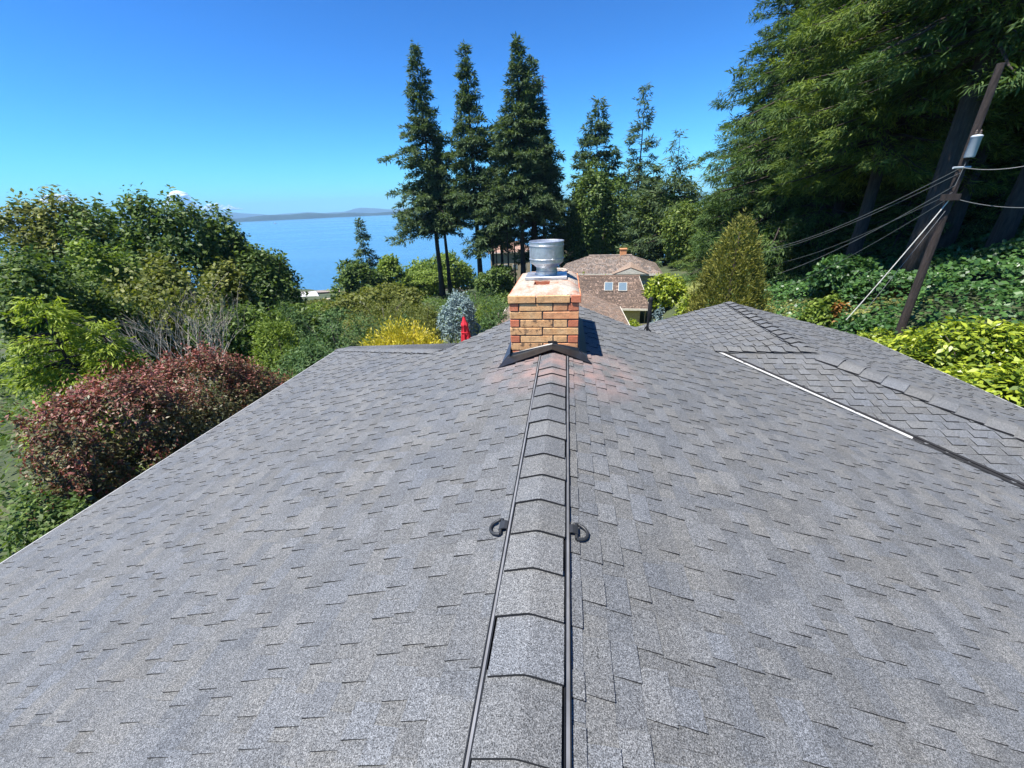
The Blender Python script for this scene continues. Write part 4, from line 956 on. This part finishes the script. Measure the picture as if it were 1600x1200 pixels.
# ------------------------------------------------------------------ right side hedge, bank and rhododendrons
gH = 'glossy laurel bushes along the right eave'
for px, py, D, w, sd_, mt, lab in ((1395, 520, 14.2, 130, 150, 'laurel', 'first laurel bush beyond the eave, left end of the hedge'), (1470, 520, 12.8, 150, 151, 'laurel', 'laurel bush second from the left end of the hedge'),
                                   (1560, 492, 12.6, 170, 152, 'laurel', 'tallest, most yellow laurel bush at the right edge'), (1580, 560, 10.9, 200, 153, 'laurel', 'glossy laurel bush nearest the roof edge at the right')):
    make_broad('laurel_bush', lab, 'laurel bush', px, py, D, w, 1600, 13, .115, mt, sd_, group=gH, aspect=.42, sig=.075, nl=14, upw=.9)
gR = 'rhododendrons around the neighbour garden'
make_broad('rhododendron', 'rounded yellow-green rhododendron right of the skylight roof', 'rhododendron', 1038, 422, 35.6, 68, 700, 14, .26, 'laurel', 160, group=gR, aspect=.4, nl=12)
make_broad('rhododendron', 'bright yellow-green rhododendron left of the olive cypress', 'rhododendron', 1082, 452, 24, 50, 600, 14, .17, 'laurel', 161, group=gR, aspect=.4, nl=10)
make_broad('rhododendron', 'low bright shrub under the wall of the skylight house', 'rhododendron', 990, 497, 27, 36, 300, 12, .14, 'laurel', 162, group=gR, aspect=.4, nl=8)
make_broad('spruce_bush', 'small blue-grey spruce behind the black roof mast', 'spruce', 1034, 478, 17, 28, 300, 16, .10, 'spruce', 163, aspect=.3, nl=8)
make_broad('green_shrub', 'green shrub with a rust-coloured branch left of the pole', 'shrub', 1330, 395, 20, 90, 900, 14, .15, 'ivy', 164, group=gS, nl=12)
make_broad('green_shrub', 'leafy shrub right of the olive cypress, above the roof', 'shrub', 1292, 452, 17, 70, 700, 14, .12, 'alder', 165, group=gS, nl=12)
make_broad('green_shrub', 'low green shrub between the rust branch and the pole foot', 'shrub', 1355, 490, 15.5, 90, 700, 14, .11, 'ivy', 166, group=gS, nl=12)
make_broad('rust_shrub', 'small rust-coloured branch in the green shrub left of the pole', 'shrub', 1328, 456, 16.5, 26, 60, 10, .12, 'rust', 167, nl=6, trunk=False, height=2.0)
# ivy covering the bank: leaves over low mounds
rs = np.random.RandomState(77); n = 90000
x = rs.uniform(8.6, 24, n); y = rs.uniform(3, 30, n); keep = (x > 8.6+0.0*y); x, y = x[keep], y[keep]
mound = 0.55+0.75*(np.sin(x*.9+1.3*np.sin(y*.5))*np.sin(y*.75+.6*x)*.5+.5)+0.30*np.sin(x*2.3)*np.sin(y*2.1+x)
amp = sstep(8.6, 10.5, x); z = gz(x, y)+mound*amp*rs.uniform(.82, 1.02, len(x))
P = np.stack([x, y, z], 1); N = unit(rnd(rs, len(x))*.55+np.array([-.25, -.15, 1])); A = unit(np.cross(N, rnd(rs, len(x))))
L = rs.uniform(.08, .18, len(x)); V, Fq = leaf_quads(P, A, N, L, L*.75)
o = add_crown('ivy_cover', V, Fq, M['ivy'], None); tag(o, 'dark green ivy covering the bank around the utility pole', 'ivy', kind='stuff')
# undergrowth on the left slope and the terrace beyond the house
rs = np.random.RandomState(78); n = 48000
az = rs.uniform(R_(-75), R_(14), n); D = rs.uniform(9, 62, n)**1.0; x = np.sin(az)*D; y = np.cos(az)*D
kp = ~((x > -6.5) & (y < 9.5)) & ~((x > -4) & (x < 14) & (y > 14) & (y < 60)); x, y, D = x[kp], y[kp], D[kp]
mound = 0.15+0.8*(np.sin(x*.8+np.sin(y*.4))*np.sin(y*.6+.4*x)*.5+.5); P = np.stack([x, y, gz(x, y)+mound*rs.uniform(.6, 1, len(x))], 1)
N = unit(rnd(rs, len(x))*.6+np.array([0, 0, 1])); A = unit(np.cross(N, rnd(rs, len(x)))); L = rs.uniform(.10, .2, len(x))*(.6+D/25); V, Fq = leaf_quads(P, A, N, L, L*.5)
o = add_crown('undergrowth', V, Fq, M['maple'], None); tag(o, 'low green undergrowth covering the slope between the shrubs', 'undergrowth', kind='stuff')

# ------------------------------------------------------------------ neighbour houses
srng = random.Random(5)
def brown(r): v = r.uniform(.5, 1.4); w = r.uniform(-1, 1); return (v*(1+.10*w), v, v*(1-.08*w))
def roof_plane(parent, O, u, v, w, l, e=.16, inset0=0.0, inset1=0.0, mat='shake', tints=brown):
    """shake slope: w along the eave, l down the slope; inset narrows the top (hip)"""
    pl = Plane(O, u, v); reg = [(inset0, 0), (w-inset1, 0), (w, l), (0, l)]
    st = shingle_plane(pl, [reg], l, e, srng, strip=.9, tooth=(.09, .22), gap=(.02, .12), ht=.035, hb=.018, tints=tints, amin=0, amax=w)
    rest = MB()
    for mb, a, b, p_ in st:
        q = len(rest.v); rest.v += mb.v; rest.f += [tuple(q+k for k in f) for f in mb.f]; rest.m += mb.m; rest.c += mb.c
    rest.slab([pl.P(*reg[0], -.01), pl.P(*reg[3], -.01), pl.P(*reg[2], -.01), pl.P(*reg[1], -.01)], .12, 1)
    o = rest.build('shingles', [M[mat], M['shake_edge']]); tag(o, kind='stuff'); o.parent = parent; return pl
def board(parent, name, p0, p1, h=.18, w=.05, mat='fascia'):
    mb = MB(); P0, P1 = Vector(p0), Vector(p1); t = (P1-P0).normalized(); s_ = Vector((t.y, -t.x, 0)); s_ = s_.normalized() if s_.length > .01 else Vector((1, 0, 0)); vs = []
    for P in (P0, P1):
        for a, b in ((-w/2, -h), (w/2, -h), (w/2, 0), (-w/2, 0)): vs.append(P+s_*a+Vector((0, 0, b)))
    mb.add(vs, [(0, 1, 2, 3), (7, 6, 5, 4), (0, 4, 5, 1), (1, 5, 6, 2), (2, 6, 7, 3), (3, 7, 4, 0)]); return mb.build(name, M[mat], parent)
def tan_(r): v = r.uniform(.75, 1.35); w = r.uniform(-1, 1); return (v*(1.08+.1*w), v*.98, v*(.90-.06*w))
def russet(r): v = r.uniform(.40, .85) if r.random() < .9 else r.uniform(1.0, 1.5); return (v*1.0, v*.88, v*.80)
M['fascia'] = simple('cream_fascia', (0.55, 0.52, 0.44), .6); M['dark_brown'] = simple('brown_trim', (0.10, .075, .06), .7)  # brown trim is one even dark brown
# nearest: gable roof with its ridge in line with ours
e1 = at(968, 479, 28); w1 = at(790, 477, 27.5)
zE = e1[2]; xl, xr_ = w1[0], e1[0]; xm = (xl+xr_)/2; yfar = e1[1]; ynear = yfar-13.5; rise1 = (xr_-xm)*.42
h1 = empty('neighbour_house', (xm, (yfar+ynear)/2, float(gz(xm, yfar)))); tag(h1, 'nearest neighbour house with weathered brown shake gable roof right behind the chimney', 'house', 'neighbour houses'); b1 = h1.location
def loc1(x, y, z): return (x-b1.x, y-b1.y, z-b1.z)
mb = MB(); mb.box((0, 0, (zE-b1.z)/2-.1), (xr_-xl-.9, 12.4, zE-b1.z)); mb.build('wall', M['wall_tan'], h1)
rfl = MB(); rfl.box((0, 0, zE-b1.z+rise1+.02), (.25, 13.5, .06), col=(1.1, .95, .85)); rf1 = rfl.build('roof', M['shake'], h1)
sl = math.hypot(xr_-xm, rise1)
roof_plane(rf1, loc1(xm, ynear, zE+rise1), (0, 1, 0), (xr_-xm, 0, -rise1), 13.5, sl, tints=tan_); roof_plane(rf1, loc1(xm, ynear, zE+rise1), (0, 1, 0), (xl-xm, 0, -rise1), 13.5, sl, tints=tan_)
board(h1, 'fascia', loc1(xr_+.03, ynear, zE+.02), loc1(xr_+.03, yfar, zE+.02)); board(h1, 'fascia', loc1(xl-.03, ynear, zE+.02), loc1(xl-.03, yfar, zE+.02))
for sx in (xl, xr_): board(h1, 'rake_board', loc1(xm, yfar+.03, zE+rise1), loc1(sx, yfar+.03, zE))
# skylight house: slope facing us
pA, pB_ = at(900, 431, 37), at(996, 431, 37); eB = at(1018, 483, 33.6)
zt, ze = pA[2], eB[2]; dirx = (pB_-pA); dirx[2] = 0; wtop = np.linalg.norm(dirx)+.2; dirx /= np.linalg.norm(dirx); dny = np.array([dirx[1], -dirx[0], 0])
run = float((eB-pB_)@dny); 
h2 = empty('neighbour_house', tuple(((pA+pB_)/2+dny*run/2)[:2])+(float(gz(*((pA+pB_)/2)[:2])),)); tag(h2, 'neighbour house with brown shake roof and two skylights', 'house', 'neighbour houses'); b2 = np.array(h2.location)
dn = dny*run+np.array([0, 0, ze-zt]); sl2 = np.linalg.norm(dn); 
rb = MB(); rb.tube([tuple(pA-b2-dirx*1.5), tuple(pB_-b2+dirx*.2)], .09, 6, col=(.8, .66, .58)); rf2 = rb.build('roof', M['shake'], h2)
wfull = wtop+2.3
pl2 = roof_plane(rf2, pA-b2-dirx*1.5, dirx, dn, wfull, sl2, .17, 0, .9, tints=russet); roof_plane(rf2, pA-b2-dirx*1.5, dirx, -dny*run+np.array([0, 0, ze-zt]), wfull, sl2, .2, 0, .9, tints=russet)
mb = MB(); mid = (pA+pB_)/2-b2; mb.box((mid[0]+dirx[0]*.1, mid[1], (ze-b2[2])/2-.06), (wfull-2.2, abs(run)*1.75, ze-b2[2]), math.atan2(dirx[1], dirx[0])); wo = mb.build('wall', M['wall_tan'], h2)
for i in range(16):
    q = pl2.P(1.2+i*.42, sl2)-dny*.46; m = MB(); m.box((q[0], q[1], (ze-b2[2])/2-.1), (.05, .03, ze-b2[2]-.1), math.atan2(dirx[1], dirx[0])); m.build('batten', M['wall_tan'], wo)
g0 = pl2.P(.1, sl2+.03); g1 = pl2.P(wfull-.1, sl2+.03); board(h2, 'gutter', g0+np.array([0, 0, .03]), g1+np.array([0, 0, .03]), .14, .12)
board(h2, 'rake_board', pl2.P(wfull-.9+.02, 0), pl2.P(wfull+.02, sl2), .16, .06)
for px in (951, 973):
    c = at(px, 448, 35.6); a, b = pl2.ab(*(c-b2)[:2]); sk = MB()
    def skq(a0, a1, c0, c1, h): return [pl2.P(a+q, b+r, h) for q, r in ((a0, c0), (a1, c0), (a1, c1), (a0, c1))]
    lo, hi = skq(-.36, .36, -.52, .52, 0), skq(-.36, .36, -.52, .52, .13)
    sk.add(lo+hi, [(0, 1, 5, 4), (1, 2, 6, 5), (2, 3, 7, 6), (3, 0, 4, 7), (4, 5, 6, 7)]); so = sk.build('skylight', M['fascia'], h2)
    gl = MB(); gl.add(skq(-.325, .325, -.48, .49, .14), [(0, 1, 2, 3)]); gl.build('pane', M['glass'], so)
# far house with a small white gable and brick chimney
def hip_house(name, label, px0, px1, py_ridge, py_eave, D, e=.3, ridge_in=.28, tints=brown, mat='shake'):
    a, b = at(px0, py_eave, D), at(px1, py_eave, D); r = at((px0+px1)/2, py_ridge, D+3.5); dx = b-a; dx[2] = 0; w = np.linalg.norm(dx); dx /= w; dy = np.array([-dx[1], dx[0], 0])
    if dy[1] < 0: dy = -dy
    z_e, z_r = (a[2]+b[2])/2, r[2]; z_r = max(z_r, z_e+1.2); c = (a+b)/2+dy*4.2; g = float(gz(c[0], c[1])); root = empty(name, (c[0], c[1], g)); tag(root, label, 'house', 'neighbour houses')
    o0 = np.array([c[0], c[1], g]); A = a-o0; A[2] = z_e-g; ins = w*ridge_in; rg0 = A+dx*ins+dy*4.2; rg0[2] = z_r-g; rl = w-2*ins
    rb = MB(); rb.tube([tuple(rg0), tuple(rg0+dx*rl)], .14, 6, col=(1, 1, 1)); rfo = rb.build('roof', M[mat], root)
    drop = np.array([0, 0, z_e-z_r]); s1 = np.linalg.norm(-dy*4.2+drop)
    roof_plane(rfo, rg0-dx*ins, dx, -dy*4.2+drop, w, s1, e, ins, ins, mat, tints); roof_plane(rfo, rg0-dx*ins, dx, dy*4.2+drop, w, s1, e, ins, ins, mat, tints)
    for sgn, st in ((-1, rg0), (1, rg0+dx*rl)):
        roof_plane(rfo, st-dy*4.2, dy, dx*sgn*ins+drop, 8.4, math.hypot(ins, z_r-z_e), e, 4.19, 4.19, mat, tints)
    m = MB(); m.box((0, 0, (z_e-g)/2-.08), (w-1.0, 7.6, z_e-g), math.atan2(dx[1], dx[0])); wl_ = m.build('wall', M['wall_tan'], root)
    for k in range(4):
        q = A+dx*w*(.2+.2*k)+dy*.38; q[2] = (z_e-g)*.6; m = MB(); m.box(tuple(q), (1.1, .08, 1.1), math.atan2(dx[1], dx[0])); wo_ = m.build('window', M['fascia'], root); m = MB(); m.box(tuple(q-dy*.02), (.9, .08, .9), math.atan2(dx[1], dx[0])); m.build('pane', M['glass'], wo_)
    board(root, 'gutter', A-dy*.05, A+dx*w-dy*.05, .2, .12); return root, A, dx, dy, w, z_e-g, z_r-g
h3, A3, dx3, dy3, w3, ze3, zr3 = hip_house('neighbour_house', 'far neighbour house with grey-brown hip roof and small cream gable', 872, 1036, 400, 428, 46)
gm = MB(); q0 = A3+dx3*w3*.70-dy3*.3; gw = 1.7
for t0 in (0,):
    p0 = q0-dx3*gw; p1 = q0+dx3*gw; pk = q0+np.array([0, 0, .62]); bk = dy3*2.0+np.array([0, 0, .35])
    gm.add([p0, p1, pk], [(0, 1, 2)], 0, (1, 1, 1)); gm.add([p0-dx3*.2-dy3*.03, pk-dy3*.03+np.array([0, 0, .10]), pk+bk+np.array([0, 0, .1]), p0+bk*.2-dx3*.2], [(0, 1, 2, 3)], 1, (1.2, 1.1, 1)); gm.add([p1+dx3*.2-dy3*.03, pk-dy3*.03+np.array([0, 0, .10]), pk+bk+np.array([0, 0, .1]), p1+bk*.2+dx3*.2], [(3, 2, 1, 0)], 1, (1.2, 1.1, 1))
gm.build('gable', [M['fascia'], M['shake']], h3)
cm = MB(); cq = A3+dx3*w3*.63+dy3*4.4; cm.box((cq[0], cq[1], zr3+.15), (.7, .6, 1.1)); cm.box((cq[0], cq[1], zr3+.72), (.82, .72, .10)); cm.build('chimney', BR[1], h3)
def salmon(r): v = r.uniform(.8, 1.2); return (v*1.9, v*1.5, v*1.35)
hip_house('neighbour_house', 'pinkish roofed house seen between the fir trunks left of the cap', 762, 832, 378, 394, 92, .5, tints=salmon)
hip_house('neighbour_house', 'pale grey roofed house just right of the chimney cap, near the water', 872, 915, 366, 378, 104, .5, tints=lambda r: (2.0*r.uniform(.85, 1.15),)*3)
M['white_roof'] = shingle_mat('white_roofing', (.62, .62, .60), .1, gscale=6)
hip_house('beach_house', 'white roofed beach house left of the round green tree', 462, 502, 457, 470, 128, .5, ridge_in=.1, mat='white_roof', tints=lambda r: (1, 1, 1))
hip_house('beach_house', 'small white roof half hidden by shrubs below the beach', 500, 532, 482, 491, 98, .5, ridge_in=.1, mat='white_roof', tints=lambda r: (1, 1, 1))
# lawn
m_, t_, b_ = newmat('lawn_grass'); co_ = worldco(t_)
lk(t_, ramp(t_, noise(t_, co_, 1.2, 6), [(0.3, (.13, .16, .035)), (.7, (.24, .25, .07))]), b_.inputs['Base Color']); b_.inputs['Roughness'].default_value = .95; bumpn(t_, b_, noise(t_, co_, 30, 3), .6, .05)
tag(grid('lawn', np.linspace(4, 12.5, 30), np.linspace(15, 40, 40), lambda x, y: gz(x, y)+.05, m_), kind='structure')

# ------------------------------------------------------------------ umbrella, mast, pole and wires
p = at(728, 531, 19); g = float(gz(p[0], p[1])); top = at(727, 491, 19)[2]
um = empty('garden_umbrella', (p[0], p[1], g)); tag(um, 'closed red garden umbrella beyond the roof edge', 'umbrella')
hU = top-g; mb = MB(); seg = 28; prof = [(.05, hU-.10), (.09, hU-.30), (.16, hU-.46), (.185, hU-.52), (.14, hU-.60), (.19, hU-.95), (.23, hU-1.45), (.26, hU-1.75)]; vs = []
for i, (r, z) in enumerate(prof):
    for k in range(seg):
        q = 2*math.pi*k/seg; f = 1+.22*math.sin(q*7)*(i/len(prof)+.25); vs.append((r*f*math.cos(q), r*f*math.sin(q), z+(0.05*math.sin(q*7) if i == len(prof)-1 else 0)))
mb.add(vs, [(i*seg+k, i*seg+(k+1) % seg, (i+1)*seg+(k+1) % seg, (i+1)*seg+k) for i in range(len(prof)-1) for k in range(seg)]); smooth_angle(mb.build('canopy', M['red_fabric'], um), 60)
mb = MB(); mb.tube([(0, 0, 0), (0, 0, hU-.02)], .022, 8); mb.lathe([(.001, hU+.03), (.03, hU+.01), (.035, hU-.06), (.06, hU-.1)], seg=12); mb.build('pole', M['dark_brown'], um)
mb = MB(); mb.lathe([(.26, 0), (.26, .06), (.06, .10), (.05, .3)], seg=20); mb.build('base', M['vent_black'], um)
mb = MB(); mb.lathe([(.20, hU-.92), (.215, hU-.88), (.20, hU-.84)], seg=20); mb.build('tie', M['red_fabric'], um)
# black mast by the inner valley
pm = at(1011, 514, 6.62); ms = empty('roof_mast', (pm[0], pm[1], pm[2]-.03)); tag(ms, 'slim black mast with rounded head at the roof edge right of the chimney', 'roof mast')
mb = MB(); mb.tube([(0, 0, -.2), (.004, 0, .22), (.014, 0, .50)], [.020, .018, .015], 10); mb.build('post', M['vent_black'], ms)
mb = MB(); mb.lathe([(.001, .555), (.022, .55), (.034, .53), (.036, .505), (.026, .475), (.030, .45), (.034, .36), (.030, .27), (.021, .20)], (.012, 0, 0), 14); smooth_angle(mb.build('sleeve', M['vent_black'], ms))
for q in (-1, 1): mb = MB(); mb.tube([(0, 0, .10), (.03*q, .03, .02), (.075*q, .05, -.03)], .011, 6); mb.build('stay', M['vent_black'], ms)
# utility pole
loc, h = spot(1405, 520, 15.0); pole = empty('utility_pole', loc); tag(pole, 'wooden utility pole, shade put into its dark colour, with grey transformer at the edge of the wood', 'utility pole')
mb = MB(); HP = 6.9; mb.tube([(0, 0, -.5), (0, 0, HP*.5), (0, 0, HP)], [.105, .088, .07], 14); smooth_angle(mb.build('shaft', M['pole'], pole), 60)
def hgt(py, px=1500):
    lo, hi = 0, 12
    for _ in range(30):
        m = (lo+hi)/2
        if project((loc[0], loc[1], loc[2]+m))[1] > py: lo = m
        else: hi = m
    return lo
zT = hgt(230); M['transformer'] = simple('grey_transformer', (.40, .44, .46), .4, 0, .1)
side = Vector((_R0[0], _R0[1], 0)); to = Vector((CAM[0]-loc[0], CAM[1]-loc[1], 0)).normalized(); tc = side*.08+to*.20
mb = MB(); mb.lathe([(.001, -.22), (.088, -.22), (.096, -.205), (.096, .17), (.104, .18), (.104, .20), (.08, .225), (.001, .24)], (tc.x, tc.y, zT), 24); tr = smooth_angle(mb.build('transformer', M['transformer'], pole), 40)
for k in (-1, 1): mb = MB(); mb.lathe([(.026, .21), (.026, .24), (.017, .25), (.025, .27), (.017, .285), (.022, .30), (.010, .315), (.001, .34)], (tc.x+side.x*.05*k, tc.y+side.y*.05*k, zT), 12); smooth_angle(mb.build('bushing', M['dark_brown'], tr))
mb = MB(); mb.box((tc.x*.5, tc.y*.5, zT), (.08, .08, .3)); mb.build('bracket', M['ring'], pole)
zA1, zA2, zA3 = hgt(262), hgt(290), hgt(308)
mb = MB(); a = side*.5; mb.tube([tuple(-a*.4+to*.16+Vector((0, 0, zA1))), tuple(a*.4+to*.16+Vector((0, 0, zA1)))], .025, 8); cb = mb.build('bracket_arm', M['transformer'], pole)
mb = MB(); mb.box((to.x*.15, to.y*.15, zA3), (.34, .12, .14)); mb.build('cable_box', M['pole'], pole)
M['wire'] = simple('weathered_cable', (.20, .20, .19), .5, 0, .1); M['cable_pale'] = simple('pale_guy_cable', (.52, .50, .44), .5, 0, .2)
def wire(p0, p1, sag, r, mat, label, name='power_line', n=20):
    p0, p1 = Vector(p0), Vector(p1); base = p0.copy(); pts = []
    for i in range(n+1):
        q = i/n; p = p0.lerp(p1, q); p.z -= sag*4*q*(1-q); pts.append(p-base)
    mb = MB(); mb.tube(pts, r*.72, 6); o = mb.build(name, M[mat]); o.location = base; tag(o, label, 'cable', 'cables on the utility pole'); return o
LP = Vector(loc); hz = lambda z: LP+to*.16+Vector((0, 0, z))
wire(hz(zA1), at(1205, 388, 24), .25, .011, 'wire', 'uppermost pale line running left from the pole arm')
wire(hz(zA1-.12), at(1150, 398, 30), .5, .009, 'wire', 'thin line just below the uppermost one, running left')
wire(hz(zA2), at(1215, 428, 22), .2, .012, 'wire', 'bright line dropping left from below the pole arm to the cypress')
wire(hz(zA2-.15), at(1222, 410, 25), .2, .008, 'wire', 'thin middle line between the two bright lines')
wire(hz(zA3), at(1232, 447, 21), .15, .009, 'wire', 'lowest dark line running left behind the olive cypress')
wire(hz(zA3-.05), at(1322, 500, 14.2), .05, .016, 'cable_pale', 'thick pale cable slanting steeply down left from the pole', 'guy_cable')
wire(hz(zA3-.3), at(1350, 488, 14.6), .02, .008, 'wire', 'thin guy wire beside the thick pale cable', 'guy_cable')
wire(hz(zA1), at(1680, 238, 15), .15, .010, 'wire', 'upper line running right from the pole arm')
wire(hz(zA3), at(1680, 318, 16), .15, .010, 'wire', 'lower line running right from the pole')
wire(LP+to*.16+Vector((0, 0, zA2)), LP+to*.20+side*.05+Vector((0, 0, zT-.3)), .05, .007, 'wire', 'short lead from the line up to the transformer')
# boat
d_ = ray(430, 349.5); pb = CAM+d_*((SEA-CAM[2])/d_[2]); bt = empty('sail_boat', (pb[0], pb[1], SEA), .6); tag(bt, 'tiny white boat far out on the water', 'boat')
mb = MB(); mb.add([(-7, 0, 0), (-6, -1.8, 1.6), (5, -1.8, 1.6), (9, 0, 2.0), (5, 1.8, 1.6), (-6, 1.8, 1.6), (-6, -1, -.3), (5, -1, -.3), (5, 1, -.3), (-6, 1, -.3)], [(1, 2, 3, 4, 5), (1, 6, 7, 2), (2, 7, 3), (3, 8, 4), (4, 8, 9, 5), (7, 8, 3), (1, 5, 9, 6)]); mb.build('hull', M['white_metal'], bt)
mb = MB(); mb.box((-1, 0, 2.8), (6, 2.6, 2.4), taper=.8); mb.build('cabin', M['white_metal'], bt); mb = MB(); mb.tube([(0, 0, 2), (0, 0, 13)], .15, 6); mb.build('mast', M['white_metal'], bt)

# ------------------------------------------------------------------ clouds beyond the haze, and the haze itself
M['cloud'] = simple('cloud_white', (.86, .88, .90), 1.0, 0, .02)
def cloud(label, px, py, D, wpx, hpx, seed):
    c = at(px, py, D); s = D/FPX*1.25; rr = random.Random(seed); bm = bmesh.new(); w, h = wpx*s, hpx*s
    for i in range(60):
        t = max(-.55, min(.55, rr.gauss(0, .24))); env = (1-(abs(t)/.6)**1.5); r = h*rr.uniform(.07, .22)*(.35+.65*env); ret = bmesh.ops.create_icosphere(bm, subdivisions=2, radius=1.0)
        off = Vector((t*w, rr.uniform(-.25, .25)*w, rr.random()**1.4*h*.62*env))
        for v in ret['verts']:
            f = 1+.22*math.sin(v.co.x*5+i)*math.sin(v.co.y*6+2*i)*math.sin(v.co.z*5+3*i); v.co = Vector((v.co.x*r*1.7*f, v.co.y*r*1.5*f, v.co.z*r*.9*f))+off
    ret = bmesh.ops.create_icosphere(bm, subdivisions=3, radius=1.0)
    for v in ret['verts']: v.co = Vector((v.co.x*w*.56, v.co.y*w*.3, v.co.z*h*.13))
    me = bpy.data.meshes.new('cloud'); bm.to_mesh(me); bm.free(); me.materials.append(M['cloud']); me.polygons.foreach_set('use_smooth', [True]*len(me.polygons))
    o = link(bpy.data.objects.new('cloud', me)); o.location = tuple(c); o.rotation_euler = (0, 0, -math.atan2(c[0], c[1])); tag(o, label, 'cloud', 'small white clouds low over the horizon')
cloud('small bright cloud right of the highest maple, low over the horizon', 336, 328, 17000, 40, 8, 1)
cloud('small white cloud peeking out just behind the highest maple', 286, 328, 17000, 26, 20, 2)
cloud('small white cloud showing between the trees at far left', 90, 317, 18000, 22, 9, 3)
hzm = bpy.data.materials.new('haze_air'); hzm.use_nodes = True; ht_ = hzm.node_tree
ht_.nodes.remove(ht_.nodes['Principled BSDF']); pv = ht_.nodes.new('ShaderNodeVolumePrincipled'); pv.inputs['Color'].default_value = (.38, .70, 1.0, 1); pv.inputs['Density'].default_value = 1.2e-4; pv.inputs['Anisotropy'].default_value = 0.0
ht_.links.new(pv.outputs[0], ht_.nodes['Material Output'].inputs['Volume'])
mb = MB(); mb.box((0, 3800, 155), (24000, 15200, 400)); o = mb.build('haze', hzm); tag(o, kind='stuff')
